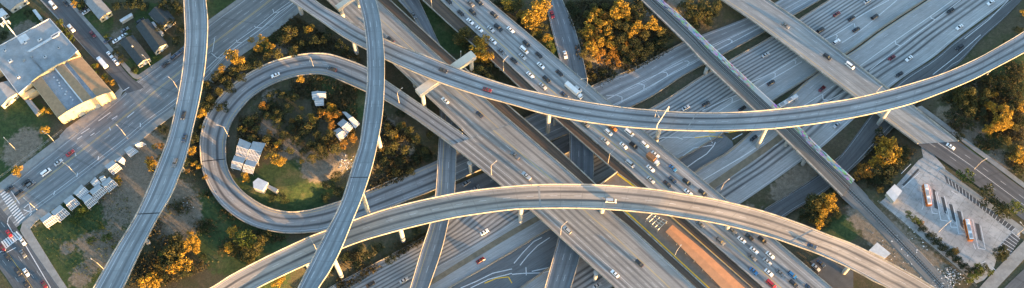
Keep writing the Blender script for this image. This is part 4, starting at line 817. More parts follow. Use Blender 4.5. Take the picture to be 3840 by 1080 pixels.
grove(R2, 'rust', [(1215, 430, 8), (1240, 470, 7), (1260, 430, 7), (990, 395, 7), (1200, 410, 6), (1235, 440, 8), (1290, 540, 7), (1320, 520, 7), (1010, 500, 6), (1095, 450, 5)], 7)
grove(R2, 'olive', [(1000, 430), (1040, 460), (1080, 400), (1120, 440), (1150, 480), (1190, 500), (960, 480), (940, 520), (1000, 520), (1060, 500), (1110, 520), (1160, 540), (1215, 520), (1255, 560), (1010, 360), (1060, 350), (1100, 360), (930, 450), (1240, 500), (1200, 560), (1170, 590), (1040, 420)], 7.5, 1.1)
grove(R2, 'dark', [(980, 400), (1020, 390), (1050, 440), (1090, 480), (1130, 500), (1180, 470), (960, 440), (1140, 560), (1210, 580), (1085, 350), (1035, 345), (1020, 740, 6), (1060, 745, 6), (1230, 690, 7), (1260, 660, 7), (1270, 720, 7), (1220, 740, 6), (905, 560, 6), (1180, 540)], 6.5, 1.2)
grove(R2, 'olive', [(1534, 490, 10), (1560, 520, 9), (1500, 470, 9), (1470, 500, 8), (1480, 540, 8), (1590, 560, 8), (1520, 560, 8), (1450, 470, 7), (1610, 500, 7)], 8)
grove(R2, 'gold', [(1508, 464, 5), (1484, 512, 4), (1430, 555, 4)], 5)
grove(R2, 'dark', [(1460, 560), (1500, 600), (1560, 590), (1600, 590), (1440, 600), (1540, 640, 6), (1480, 640, 6), (1420, 640, 6), (1400, 500, 6), (1430, 430, 6), (1500, 420, 6)], 7, 1.2)
grove(R3, 'gold', [(870, 872, 8), (855, 930, 7), (730, 906, 9), (716, 880, 6), (700, 925, 8), (735, 935, 6), (690, 985, 10), (655, 1000, 9), (560, 1045, 10), (585, 1060, 9), (535, 1060, 8), (1040, 1058, 7), (1055, 1048, 5), (622, 1000, 5)], 7)
grove(R3, 'green', [(910, 890, 11), (935, 905, 9), (615, 960, 10), (310, 792, 5), (290, 805, 4)], 9, 1.1)
grove(R3, 'olive', [(925, 960, 9), (960, 930, 8), (980, 900, 7), (660, 895, 9), (635, 950, 12), (650, 960, 10), (600, 1000, 8), (940, 985, 8), (890, 925, 7)], 8, 1.1)
grove(R3, 'dark', [(660, 935, 10), (640, 985, 10), (700, 1010, 8), (900, 960, 6), (880, 850, 5), (1000, 880, 5), (760, 960, 4), (600, 1050, 8), (1290, 960, 6), (1330, 990, 6), (1380, 960, 6), (1420, 930, 6), (1460, 970, 6), (1350, 930, 5), (1560, 860, 5), (1240, 1010, 5)], 6, 1.2)
grove(R4, 'gold', [(2218, 67), (2240, 45), (2250, 85), (2270, 95), (2308, 45, 11), (2325, 25, 12), (2338, 50, 10), (2300, 70), (2382, 108), (2390, 95), (2435, 97), (2450, 80, 8), (2457, 100), (2211, 171), (2225, 185), (2200, 120, 8), (2215, 130, 8), (2250, 160, 8), (2285, 165, 8), (2210, 100), (2320, 15), (2355, 65, 7), (2360, 130, 6), (2285, 130, 7)], 9)
grove(R4, 'rust', [(2260, 195, 7), (2290, 200, 7), (2240, 210, 7), (2310, 210, 6), (2280, 225, 5), (2320, 235, 5), (2250, 225, 6), (2225, 150, 7), (2300, 185, 7), (2240, 120, 8), (2270, 60, 8), (2350, 160, 6), (2330, 195, 5)], 7)
grove(R4, 'olive', [(2190, 200), (2180, 120), (2200, 50), (2230, 20), (2270, 20), (2280, 110), (2320, 90), (2350, 100), (2320, 150), (2400, 60), (2420, 130), (2340, 180), (2260, 140), (2480, 120), (2210, 240, 6), (2230, 280, 5), (2370, 30)], 8, 1.1)
grove(R4, 'dark', [(2397, 186), (2442, 179), (2370, 200), (2420, 200), (2345, 215), (2465, 160), (2480, 150), (2500, 140), (2300, 280, 5), (2260, 270, 5), (2200, 290, 5), (2380, 160), (2360, 225, 5), (2340, 130, 7), (2400, 30, 7), (2160, 40, 6), (2140, 10, 6)], 7, 1.25)
grove(R5, 'gold', [(1806, 160, 12), (1795, 185, 11), (1815, 205, 11), (1785, 215, 8), (1822, 222, 8), (1788, 150, 9)], 9)
grove(R5, 'olive', [(1735, 130, 13), (1718, 145, 10), (1760, 125, 11), (1750, 155, 9)], 9)
grove(R5, 'dark', [(1802, 261, 10), (1830, 290, 8), (1770, 250, 8), (1850, 300, 8), (1760, 190, 8), (1880, 330, 7), (1840, 250, 8)], 8)
grove(R10, 'gold', [(1908, 15, 10), (1985, 55, 13), (2008, 40, 12), (2000, 78, 11), (2025, 30, 11), (1975, 80, 9), (2040, 20, 11), (2012, 115, 8), (1950, 55, 7), (2048, 145, 8), (1895, 5, 8), (2030, 60, 9)], 9)
grove(R10, 'olive', [(1930, 25, 9), (1945, 10, 9), (1960, 60, 7), (2035, 100, 8), (2000, 130, 7), (2025, 135, 7)], 8)
grove(R10, 'green', [(2058, 140, 7), (2062, 165, 7), (2070, 190, 6), (2050, 180, 5)], 6)
grove(R10, 'dark', [(1900, 35, 7), (1950, 90, 6), (2040, 200, 6), (2060, 215, 6), (2020, 170, 6), (1870, 10, 6)], 6, 1.2)
grove(R11, 'olive', [(2605, 30), (2640, 20), (2580, 15), (2657, 45), (2620, 60), (2690, 20)], 8, 1.2)
grove(R11, 'dark', [(2590, 50), (2640, 60), (2560, 20), (2680, 50), (2610, 90, 6), (2660, 80, 6)], 7, 1.2)
grove(R6, 'gold', [(3767, 410, 9), (3752, 447, 11), (3765, 465, 10), (3740, 470, 9), (3780, 450, 9), (3722, 400, 8), (3700, 490, 6), (3730, 350, 5), (3819, 585, 11), (3835, 600, 9), (3840, 400, 7), (3838, 45, 6), (3720, 480, 8), (3705, 395, 6)], 8)
grove(R6, 'olive', [(3618, 350, 10), (3600, 365, 10), (3640, 345, 10), (3650, 375, 9), (3620, 390, 9), (3590, 340, 8), (3685, 375, 8), (3700, 350, 8), (3640, 420, 9), (3660, 395, 8), (3770, 290, 6), (3800, 560, 9), (3780, 520, 7), (3810, 470, 7)], 8)
grove(R6, 'dark', [(3560, 370), (3580, 410), (3600, 450), (3640, 470), (3680, 430), (3720, 320), (3760, 320), (3800, 360), (3830, 330), (3790, 400), (3830, 450), (3560, 430, 6), (3680, 520, 6), (3730, 540, 6), (3780, 580, 6), (3600, 510, 5), (3640, 300, 6), (3690, 260, 5), (3740, 210, 5), (3780, 160, 5), (3600, 260, 4), (3820, 110, 5), (3700, 290, 6), (3820, 640, 6)], 7, 1.2)
grove(R7, 'gold', [(3330, 545, 11), (3350, 560, 12), (3335, 590, 12), (3310, 570, 11), (3290, 605, 9), (3275, 615, 8), (3360, 590, 9)], 9)
grove(R7, 'rust', [(3245, 644, 9), (3225, 655, 8), (3260, 650, 8), (3230, 625, 7), (3305, 535, 9)], 8)
grove(R7, 'dark', [(3300, 640, 7), (3340, 640, 8), (3370, 610, 7), (3380, 570, 7), (3290, 670, 6), (3400, 560, 6), (3330, 680, 5), (3200, 670, 5), (3300, 500, 6), (3390, 600, 6)], 7, 1.2)
grove(R8, 'gold', [(3104, 760, 9), (3120, 775, 9), (3095, 740, 8), (3080, 815, 8), (3072, 838, 6), (3085, 790, 7), (3115, 745, 7)], 8)
grove(R8, 'olive', [(3070, 750, 12), (3050, 770, 11), (3040, 745, 9), (3060, 790, 10)], 10)
grove(R8, 'dark', [(3030, 790, 9), (3045, 815, 8), (3010, 810, 6), (3100, 830, 6), (3130, 720, 6), (3140, 800, 5)], 8, 1.2)
grove(R9, 'gold', [(170, 410, 6), (168, 488, 6), (180, 415, 5), (66, 640, 7), (60, 645, 6), (362, 245, 3), (385, 290, 3), (420, 308, 4), (400, 300, 3), (278, 12, 5), (455, 135 + 95, 3)], 6)
grove(R9, 'green', [(225, 85, 6), (240, 115, 6), (255, 130, 6), (265, 145, 5), (350, 245, 5), (362, 270, 4), (390, 285, 4), (150, 420, 5), (400, 135, 5), (480, 120, 5), (505, 265, 4), (582, 218, 5), (300, 20, 5)], 5)
grove(R9, 'dark', [(105, 45, 5), (440, 20, 7), (480, 15, 8), (510, 10, 8), (540, 25, 7), (620, 15, 8), (600, 100, 6), (640, 80, 6), (660, 40, 7), (680, 110, 6), (665, 20, 7), (545, 90, 5), (430, 195, 4), (450, 215, 4), (500, 255, 4), (10, 130, 6), (660, 150, 5), (310, 5, 6)], 6, 1.2)
grove(R12, 'gold', [(440, 670, 5), (448, 680, 4), (564, 610, 7), (575, 625, 7), (578, 548, 4)], 5)
grove(R12, 'rust', [(560, 600, 6), (600, 545, 5), (700, 640, 4)], 5)
grove(R12, 'green', [(300, 790, 5), (315, 782, 5), (265, 825, 3), (335, 905, 4), (345, 895, 4), (395, 890, 5), (410, 885, 4), (430, 925, 3), (285, 830, 3), (375, 850, 3)], 4, 1.3)
gt = [(3621, 662, 9), (3707, 730, 10), (3762, 792, 10), (3805, 775, 9)]
for i, (a, b, h) in enumerate(gt): tree(a, b, h, 'green' if i in (0, 3) else 'dark', 'between yard stalls and street', 1.25)
YR = 'beside the bus yard'
grove('at the lower yard corner', 'dark', [(3745, 950, 6), (3765, 945, 6), (3755, 965, 5), (3670, 1010, 6), (3690, 1005, 5)], 5, 1.3)
grove('at the lower yard corner', 'green', [(3675, 1008, 6), (3665, 1030, 5), (3715, 1020, 4), (3640, 1045, 5)], 5, 1.3)
def shrub_row(pts, label, kd='dark', h=3.0, grp=None):
    for i, (a, b) in enumerate(pts):
        t = tree(a, b, h * random.uniform(.8, 1.2), kd, None, 1.5, 'shrub'); TREES.pop(); tag(t, label, 'shrub', grp)
shrub_row([(3600 + i * 0, 0) for i in range(0)], '')
shrub_row([(3440 + 26 * i, 835 + 23 * i) for i in range(9)] + [(3452 + 26 * i, 858 + 23 * i) for i in range(8)], 'low dark green shrub in the hedge along the rail side of the yard', 'dark', 3.4, 'hedge shrubs along the bus yard')
shrub_row([(3408, 802), (3432, 822), (3450, 836), (3580, 940)], 'round golden green shrub in the bed along the rail side of the yard', 'green', 3.6, 'golden shrubs along the bus yard')
shrub_row([(3455, 838), (3582, 940), (3300, 710)], 'small rusty shrub beside the bus yard edge', 'rust', 3.2, 'rusty shrubs along the bus yard')
PLAN.sort(key=lambda t: -t[0])
for t in PLAN[:290]: plant(*t[1:])
V = []; Fc = []; mi = []; mats = list(LEAF.values()); kinds_ = list(LEAF)     # the many smallest bushy trees: one mass of low woodland
for t in PLAN[290:]:
    _, x, y, z, rz_, h, wide, kd, _r, _p = t; me = random.choice(PROTO[kd])[1]; co = np.empty(len(me.vertices) * 3); me.vertices.foreach_get('co', co); co = co.reshape(-1, 3) * np.array([h * wide, h * wide, h])
    c_, s_ = math.cos(rz_), math.sin(rz_); k0 = len(V); V += [(x + a * c_ - b * s_, y + a * s_ + b * c_, z + d - .15 * h) for a, b, d in co]; n4 = len(co) // 4
    Fc += [(k0 + 4 * i, k0 + 4 * i + 1, k0 + 4 * i + 2, k0 + 4 * i + 3) for i in range(n4)]; mi += [kinds_.index(kd)] * n4
o = mesh('low_woodland', V, Fc, mats, None, mi); tag(o, 'low dark bushy woodland filling the gaps between the trees', 'woodland', None, 'stuff')
# labels of the trees, one by one: kind, size, place, order along the picture
from collections import defaultdict
ORD = ['first', 'second', 'third', 'fourth', 'fifth', 'sixth', 'seventh', 'eighth', 'ninth', 'tenth', 'eleventh', 'twelfth', 'thirteenth', 'fourteenth', 'fifteenth', 'sixteenth', 'seventeenth', 'eighteenth', 'nineteenth', 'twentieth', 'twenty-first', 'twenty-second', 'twenty-third', 'twenty-fourth', 'twenty-fifth', 'twenty-sixth', 'twenty-seventh', 'twenty-eighth', 'twenty-ninth', 'thirtieth'] + ['number %d' % i for i in range(31, 90)]
D = defaultdict(list)
for t in TREES: D[(t[1], t[2], t[3])].append(t)
for (reg, kn, sz), L_ in D.items():
    L_.sort(key=lambda t: t[4])
    for i, t in enumerate(L_):
        lb = f"{sz} {kn} {reg}" if len(L_) == 1 else f"{sz} {kn} {reg}, {ORD[i]} from the left"
        tag(t[0], lb, 'tree', 'trees ' + reg)
print('trees', len(TREES))
# undergrowth: one mass of small leaf clumps
def scrub(name, polys, n, cols, label, smin=.35, smax=1.1, hmax=1.0):
    V = []; Fc = []; r = np.random.default_rng(5)
    for poly, share in polys:
        P = wpoly(poly); x0, y0 = P.min(0); x1, y1 = P.max(0); k = 0; m_ = int(n * share)
        while k < m_:
            x = r.uniform(x0, x1, m_); y = r.uniform(y0, y1, m_); q = inside(x, y, P); x, y = x[q], y[q]
            nz = np.sin(x * .21 + 1) * np.sin(y * .27) + np.sin(x * .07 + y * .05) * .8 + r.normal(size=len(x)) * .35; q = nz > -.1; x, y = x[q], y[q]
            z = ground(x, y); 
            for a, b, c_ in zip(x, y, z):
                s_ = r.uniform(smin, smax); hh = r.uniform(.1, hmax)
                for _ in range(3):
                    u = r.normal(size=3); u /= np.linalg.norm(u); v_ = np.cross(u, r.normal(size=3)); v_ /= np.linalg.norm(v_); o_ = r.normal(size=3) * s_ * .5; c3 = np.array([a, b, c_ + hh]) + o_; kk = len(V)
                    V += [c3 - u * s_ * .5, c3 + v_ * s_ * .4, c3 + u * s_ * .5, c3 - v_ * s_ * .4]; Fc.append((kk, kk + 1, kk + 2, kk + 3))
            k += len(x)
    o = mesh(name, V, Fc, cols); tag(o, label, 'undergrowth', None, 'stuff')
scrub('undergrowth', [([(790, 300), (900, 240), (1100, 60), (1260, 150), (1360, 230), (1000, 210), (860, 330), (770, 430), (730, 700), (700, 560)], .12), ([(900, 420), (1000, 320), (1200, 290), (1340, 340), (1330, 560), (1200, 600), (1000, 560), (880, 600)], .2),
                     ([(1400, 420), (1620, 560), (1500, 660), (1380, 700)], .1), ([(2180, 300), (2120, 0), (2400, 0), (2540, 160), (2240, 320)], .2), ([(560, 800), (800, 700), (900, 850), (1080, 880), (800, 1000), (600, 1080), (480, 1080)], .1),
                     ([(3560, 330), (3840, 150), (3840, 660), (3600, 520), (3480, 400)], .18), ([(1250, 1060), (1290, 940), (1620, 850), (1600, 880), (1280, 1080)], .05), ([(3200, 680), (3300, 480), (3440, 560), (3300, 720)], .05)], 22000, leafmat('scrub_leaves', (.12, .092, .045), (.045, .048, .024)), 'brownish green scrub covering the slopes and loop island', hmax=1.4)
scrub('weeds', [([(120, 860), (260, 740), (420, 640), (500, 700), (480, 900), (350, 1080), (260, 1080)], .6), ([(640, 720), (700, 660), (800, 800), (760, 960), (600, 900)], .4)], 1800, leafmat('weed_leaves', (.10, .12, .03), (.05, .075, .02)), 'patchy green weeds on the grassy left lot', .25, .7, .5)
def debris(name, label, px, py, r_, n):
    m = MB(); rr = np.random.default_rng(int(px))
    for _ in range(n):
        a = at(px + rr.normal() * r_, py + rr.normal() * r_ * .8, 0); z = gz(a[0], a[1]); s_ = rr.uniform(.2, .65); m.box((a[0], a[1], z + s_ * .2), (s_, s_ * rr.uniform(.4, 1), s_ * .5), rr.uniform(0, 3), int(rr.integers(0, 3)))
    o = m.build(name, [M['white'], M['conc'], M['blue']]); tag(o, label, 'debris', None, 'stuff')
debris('debris', 'pale litter heap beside the topmost flyover inside the loop', 1295, 610, 16, 90)
debris('debris', 'white rubble strewn beside the railway at the bottom', 3560, 1040, 26, 260)
debris('debris', 'white litter on the hillside by the rail bridge', 2450, 40, 16, 50)
debris('debris', 'grey rubble pile below the left flyover', 695, 770, 12, 40)
debris('debris', 'pale stones scattered along the railway ballast', 3400, 940, 60, 90)
# ------------------------------------------------------------------ vehicles
def paint(name, rgb):
    N = NT('car_paint_' + name); N.b.inputs['Roughness'].default_value = .28; N.b.inputs['Coat Weight'].default_value = .5; N.b.inputs['Specular IOR Level'].default_value = .5
    return N.done(N.mix(N.ramp(N.noise(N.obj(), 2, 3), .3, .7), tuple(k * .9 for k in rgb), rgb))
PC = {'white': (.78, .79, .80), 'silver': (.42, .44, .46), 'grey': (.14, .15, .16), 'black': (.022, .024, .028), 'dark blue': (.03, .05, .09), 'blue': (.03, .15, .34), 'red': (.40, .02, .025), 'dark red': (.13, .012, .018), 'orange': (.55, .17, .02)}
PM = {k: paint(k.replace(' ', '_'), v) for k, v in PC.items()}
M['hl'] = plain('headlamp_glass', (.7, .7, .68), .2); M['tl'] = plain('tail_lamp_glass', (.35, .02, .02), .3)
def car_data(kind):
    """side profile (x along the car, z) for body and greenhouse; returns mesh builders"""
    L, Wd = {'sedan': (4.7, 1.82), 'suv': (4.8, 1.95), 'van': (5.4, 2.0), 'pickup': (5.6, 1.98)}[kind]
    hl = L / 2
    if kind == 'sedan': low = [(-hl, .35), (-hl + .1, .82), (-hl + .9, .95), (.95, .93), (hl - .15, .72), (hl, .35)]; g0, g1, g2, g3, zt = -hl + .75, -hl + 1.5, .25, 1.05, 1.43
    elif kind == 'suv': low = [(-hl, .4), (-hl + .05, 1.0), (1.2, 1.08), (hl - .15, .88), (hl, .4)]; g0, g1, g2, g3, zt = -hl + .1, -hl + .45, .55, 1.25, 1.75
    elif kind == 'van': low = [(-hl, .4), (-hl + .03, 1.2), (1.7, 1.2), (hl - .1, .9), (hl, .4)]; g0, g1, g2, g3, zt = -hl + .06, -hl + .15, 1.1, 1.85, 2.1
    else: low = [(-hl, .45), (-hl + .03, 1.05), (-.6, 1.05), (1.2, 1.08), (hl - .15, .95), (hl, .45)]; g0, g1, g2, g3, zt = -.75, -.55, .55, 1.2, 1.8
    B = MB(); V = []; n = len(low)
    for y, q, dz in ((-Wd / 2, .97, 0), (-Wd / 2 + .12, 1, .06), (Wd / 2 - .12, 1, .06), (Wd / 2, .97, 0)):
        for x, z in low: V.append((x * q, y, z + (dz if z > .5 else 0) - (.08 if abs(y) > Wd / 2 - .05 and z > .5 else 0)))
    Fc = []
    for s_ in range(3):
        for i in range(n): j = (i + 1) % n; Fc.append((s_ * n + i, s_ * n + j, (s_ + 1) * n + j, (s_ + 1) * n + i))
    Fc += [tuple(range(n))[::-1], tuple(range(3 * n, 4 * n))]; B.add(V, [f[::-1] for f in Fc])
    zb = 1.0 if kind == 'sedan' else 1.1 if kind != 'van' else 1.22
    w0, w1 = Wd / 2 - .12, Wd / 2 - .30
    rf = [(g1, -w1), (g2, -w1), (g2, w1), (g1, w1)]
    B.prism([(x + (.08 if x == g1 else -.08), y * .97) for x, y in rf], zt - .02, zt + .045)          # roof skin
    if kind == 'pickup': B.box((-1.75, 0, 1.12), (1.9, 1.7, .1)); 
    Gm = MB(); V = [(g0, -w0, zb - .1), (g3, -w0, zb - .1), (g3, w0, zb - .1), (g0, w0, zb - .1), (g1, -w1, zt), (g2, -w1, zt), (g2, w1, zt), (g1, w1, zt)]
    Gm.add(V, [(3, 2, 1, 0), (4, 5, 6, 7), (0, 1, 5, 4), (1, 2, 6, 5), (2, 3, 7, 6), (3, 0, 4, 7)])
    if kind in ('van', 'suv'):
        x0 = g0 + .0; B.prism([(g0 + .3, -w0 + .02), (g0 + 1.0, -w0 + .02), (g0 + 1.0, w0 - .02), (g0 + .3, w0 - .02)], zb - .1, zt - .25) if kind == 'van' else None
    Wh = MB(); x = hl - .95
    wl = []
    for sx in (-1, 1):
        for sy in (-1, 1): q = MB(); q.tube((sx * x, sy * (Wd / 2 - .22), .34), (sx * x, sy * (Wd / 2 + .01), .34), .34, n=12); wl.append(q)
    return B, Gm, wl, hl, Wd
CARP = {}
def proto(kind, color):
    if (kind, color) in CARP: return CARP[(kind, color)]
    if kind not in CARP:
        B, Gm, wl, hl, Wd = car_data(kind)
        CARP[kind] = (B, mesh('windows', Gm.V, Gm.F, M['glass']), [q.build('wheel', M['dark']) for q in wl], hl, Wd)
        lm = []
        for sx, nm, mt_ in ((1, 'headlight', M['hl']), (-1, 'taillight', M['tl'])):
            for sy in (-1, 1): q = MB(); q.box((sx * (hl - .06), sy * (Wd / 2 - .28), .68), (.16, .34, .18)); lm.append(q.build(nm, mt_))
        CARP[kind] = CARP[kind] + (lm,)
        for o in [CARP[kind][1]] + CARP[kind][2] + lm: COL.objects.unlink(o)
    B, wn, wl, hl, Wd, lm = CARP[kind]
    bo = mesh('body', B.V, B.F, PM[color]); COL.objects.unlink(bo)
    CARP[(kind, color)] = [bo, wn] + wl + lm; return CARP[(kind, color)]
CARS = []
NM = {'sedan': 'sedan', 'suv': 'sport utility car', 'van': 'van', 'pickup': 'pickup truck'}
def car(px, py, z, rot, color, kind, road):
    x, y, _ = at(px, py, z + .7)
    root = empty({'sedan': 'car', 'suv': 'car', 'van': 'van', 'pickup': 'pickup_truck'}[kind], (x, y, z + .03), rot)
    root['category'] = 'van' if kind == 'van' else 'pickup truck' if kind == 'pickup' else 'car'; root['group'] = 'vehicles ' + road
    for q in proto(kind, color):
        c_ = q.copy(); COL.objects.link(c_); c_.parent = root
    if color in ('white', 'silver', 'black') or True: root.scale = (1.06, 1.06, 1.06)
    CARS.append((root, f"{color} {NM[kind]}", road, px)); return root
def alongpx(px, py, dx, dy, z):
    a, b = at(px - dx, py - dy, z), at(px + dx, py + dy, z); return math.atan2(b[1] - a[1], b[0] - a[0])
def onrib(rib, px, py, color, kind, road, flip=False, dh=0):
    z = 0
    for _ in range(4):
        p = at(px, py, z); i = int(np.argmin(np.linalg.norm(rib.C[:, :2] - np.array(p[:2]), axis=1))); t = float(np.dot(np.array(p[:2]) - rib.L[i][:2], rib.lat[i][:2]) / rib.W[i]); z = rib.L[i][2] * (1 - t) + rib.R[i][2] * t + dh
    i = min(max(i, 1), rib.n - 2); d = rib.C[i + 1] - rib.C[i - 1]; a = math.atan2(d[1], d[0]) + (math.pi if flip else 0)
    c_ = car(px, py, z, a, color, kind, road); return c_
def S(o, s, pts): return [(o[0] + x * s, o[1] + y * s, c_, k) for x, y, c_, k in pts]
NBR = 'on the northbound deck'
nb = S((1720, 0), .5524, [(15, 88, 'black', 'sedan'), (78, 145, 'white', 'sedan'), (95, 82, 'black', 'suv'), (80, 22, 'grey', 'sedan'), (138, 15, 'black', 'suv'), (240, 100, 'black', 'suv'), (140, 197, 'white', 'sedan'), (218, 197, 'silver', 'sedan'), (270, 187, 'black', 'pickup'), (352, 202, 'white', 'sedan'), (232, 278, 'white', 'sedan'), (290, 348, 'grey', 'sedan'), (375, 410, 'black', 'sedan'), (433, 383, 'silver', 'sedan'), (445, 340, 'white', 'van'), (460, 297, 'black', 'suv'), (545, 373, 'black', 'sedan'), (558, 444, 'white', 'sedan'), (485, 508, 'white', 'sedan'), (597, 537, 'black', 'suv'), (572, 584, 'silver', 'sedan'), (685, 495, 'black', 'sedan'), (717, 643, 'dark blue', 'sedan'), (810, 605, 'silver', 'suv')])
nb += [(1683, 4, 'black', 'sedan'), (1762, 34 - 22, 'grey', 'sedan')][:1]
nb += S((2000, 380), .5524, [(352, 152, 'grey', 'sedan'), (510, 210, 'white', 'suv'), (488, 268, 'silver', 'sedan'), (540, 180, 'orange', 'sedan'), (650, 213, 'white', 'van'), (612, 300, 'white', 'sedan'), (680, 300, 'black', 'suv'), (755, 293, 'white', 'suv'), (828, 360, 'white', 'sedan'), (657, 423, 'silver', 'van'), (795, 455, 'white', 'sedan'), (797, 532, 'silver', 'sedan')])
nb += [(2523, 630, 'blue', 'sedan'), (2523, 674, 'dark blue', 'sedan'), (2502, 689, 'black', 'sedan'), (2575, 682, 'black', 'suv'), (2635, 723, 'black', 'suv'), (2581, 721, 'white', 'sedan'), (2625, 840, 'grey', 'sedan')]
nb += S((2680, 740), .4696, [(45, 350, 'grey', 'suv'), (215, 340, 'white', 'sedan'), (278, 317, 'black', 'sedan'), (378, 340, 'black', 'suv'), (315, 423, 'white', 'sedan'), (300, 480, 'grey', 'sedan'), (443, 460, 'white', 'sedan'), (420, 512, 'silver', 'sedan'), (312, 588, 'blue', 'sedan'), (432, 600, 'white', 'sedan'), (523, 603, 'grey', 'sedan'), (620, 620, 'blue', 'suv'), (630, 690, 'black', 'suv'), (450, 692, 'red', 'van'), (135, 262, 'grey', 'pickup'), (755, 722, 'dark blue', 'sedan')])
for px, py, c_, k_ in nb: onrib(rN, px, py, c_, k_, NBR)
for px, py, c_, k_ in ((1464, 148, 'black', 'sedan'), (1669, 377, 'white', 'sedan')): onrib(rA, px, py, c_, k_, 'on the upper southbound deck', True)
for px, py, c_, k_ in ((1798, 429, 'dark blue', 'sedan'), (1931, 582, 'grey', 'pickup'), (1974, 659, 'silver', 'pickup'), (2127, 862, 'silver', 'suv'), (2306, 1026, 'white', 'sedan'), (2397, 986, 'black', 'sedan')): onrib(rB if py > 560 else rA, px, py, c_, k_, 'on the southbound deck', True)
for px, py, c_, k_ in ((1662, 263, 'black', 'sedan'), (1827, 336, 'dark red', 'sedan')): onrib(fC, px, py, c_, k_, 'on the upper flyover curve')
for px, py, c_, k_ in ((2291, 753, 'silver', 'van'), (3045, 923, 'dark blue', 'sedan')): onrib(fD, px, py, c_, k_, 'on the lower arching flyover')
for px, py, c_, k_ in ((688, 431, 'black', 'sedan'), (691, 517, 'dark blue', 'sedan'), (656, 609, 'grey', 'suv')): onrib(fA, px, py, c_, k_, 'on the left flyover')
for px, py, c_, k_ in ((1033, 281, 'white', 'sedan'), (1246, 258, 'black', 'sedan')): onrib(rl, px, py, c_, k_, 'on the loop ramp')
onrib(r1, 1551, 56, 'grey', 'sedan', 'on the narrow street bridge'); onrib(r2, 2071, 54, 'red', 'sedan', 'on the wider street bridge'); onrib(r2, 2119, 205, 'white', 'sedan', 'on the wider street bridge')
fw = [(1748, 687, 'grey', 'sedan'), (1782, 707, 'grey', 'sedan'), (1390, 1066, 'black', 'sedan'), (1515, 1051, 'silver', 'sedan'), (1816, 870, 'white', 'sedan'), (2239, 1071, 'silver', 'sedan')]
for px, py, c_, k_ in fw: onrib(rw, px, py, c_, k_, 'on the sunken freeway at lower left', dh=.03)
onrib(rw, 1802, 976, 'dark red', 'sedan', 'on the sunken freeway at lower left', dh=.03)
fw = S((2560, 0), .7459, [(15, 542, 'silver', 'sedan'), (118, 520, 'black', 'sedan'), (417, 275, 'silver', 'sedan'), (445, 415, 'black', 'sedan'), (775, 70, 'dark red', 'sedan'), (693, 150, 'black', 'suv'), (773, 210, 'white', 'suv'), (850, 92, 'black', 'sedan'), (300, 545, 'black', 'sedan')]) + [(3211, 110, 'black', 'sedan'), (3280, 63, 'black', 'suv'), (3252, 4, 'silver', 'sedan')]
for px, py, c_, k_ in fw: onrib(rw, px, py, c_, k_, 'on the westbound sunken lanes', dh=.03)
fe = [(3082, 333, 'dark red', 'sedan'), (3138, 468, 'silver', 'sedan'), (2826, 518, 'black', 'sedan'), (3344, 216, 'dark red', 'sedan'), (3409, 219, 'white', 'sedan'), (3373, 278, 'black', 'sedan'), (3598, 101, 'white', 'sedan'), (3563, 40, 'black', 'suv'), (3715, 9, 'white', 'sedan'), (3598, 177, 'black', 'suv')]
for px, py, c_, k_ in fe: onrib(re, px, py, c_, k_, 'on the eastbound sunken lanes', True, dh=.04)
for px, py, c_, k_ in ((2946, 95, 'grey', 'sedan'), (3102, 213, 'black', 'suv'), (3187, 246, 'white', 'van')): onrib(rO, px, py, c_, k_, 'on the street overpass')
onrib(rr, 3565, 549, 'white', 'sedan', 'on the street beside the bus yard')
for px, py, c_, k_ in ((263, 574, 'red', 'sedan'), (219, 609, 'silver', 'sedan'), (172, 646, 'white', 'van'), (97, 684, 'black', 'sedan'), (115, 692, 'grey', 'suv'), (35, 708, 'black', 'sedan'), (71, 723, 'black', 'suv'), (655, 213, 'dark blue', 'suv'), (681, 192, 'dark blue', 'sedan'), (621, 240, 'black', 'sedan')): onrib(ra, px, py, c_, k_, 'on the wide city street', dh=.02)
LR = 'along the side street'
for px, py, c_, k_ in ((198, 19, 'white', 'van'), (347, 128, 'dark red', 'sedan'), (412, 205, 'white', 'sedan'), (434, 231, 'white', 'sedan'), (247, 11, 'black', 'sedan'), (267, 106, 'white', 'pickup')): onrib(rs, px, py, c_, k_, LR, dh=.02)
for px, py, dx, dy, c_, k_ in ((527, 79, 20, -14, 'black', 'suv'), (437, 151, 20, -12, 'white', 'sedan'), (463, 134, 20, -12, 'white', 'sedan'), (322, 44, 18, -12, 'silver', 'sedan'), (310, 36, 18, -12, 'black', 'sedan'), (592, 38, 20, -10, 'white', 'sedan'), (468, 112, 20, -12, 'grey', 'sedan'), (404, 150, 14, -10, 'dark blue', 'sedan')):
    car(px, py, -.05, alongpx(px, py, dx, dy, 0), c_, k_, 'parked beside the houses')
for px, py, c_, k_ in ((84, 905, 'white', 'sedan'), (34, 876, 'red', 'sedan'), (86, 951, 'grey', 'sedan'), (27, 962, 'black', 'sedan'), (7, 928, 'dark red', 'sedan'), (98, 1021, 'white', 'sedan'), (67, 1017, 'black', 'suv'), (97, 1066, 'black', 'sedan'), (164, 1066, 'dark red', 'sedan')): onrib(rx2, px, py, c_, k_, 'on the cross street', dh=.02)
for px, py, c_ in ((3060, 1003, 'silver'), (3078, 988, 'dark blue'), (3052, 1020, 'black')): car(px, py, .03, alongpx(px, py, 16, 14, 0), c_, 'sedan', 'in the small car park at the bottom')
D = defaultdict(list)
for t in CARS: D[(t[1], t[2])].append(t)
for (kn, road), L_ in D.items():
    L_.sort(key=lambda t: t[3])
    for i, t in enumerate(L_): t[0]['label'] = (f"only {kn} {road}" if len(L_) == 1 else f"{kn} {road}, {ORD[i]} from the left of its colour")
print('cars', len(CARS), max(len(o[0]['label'].split()) for o in CARS))
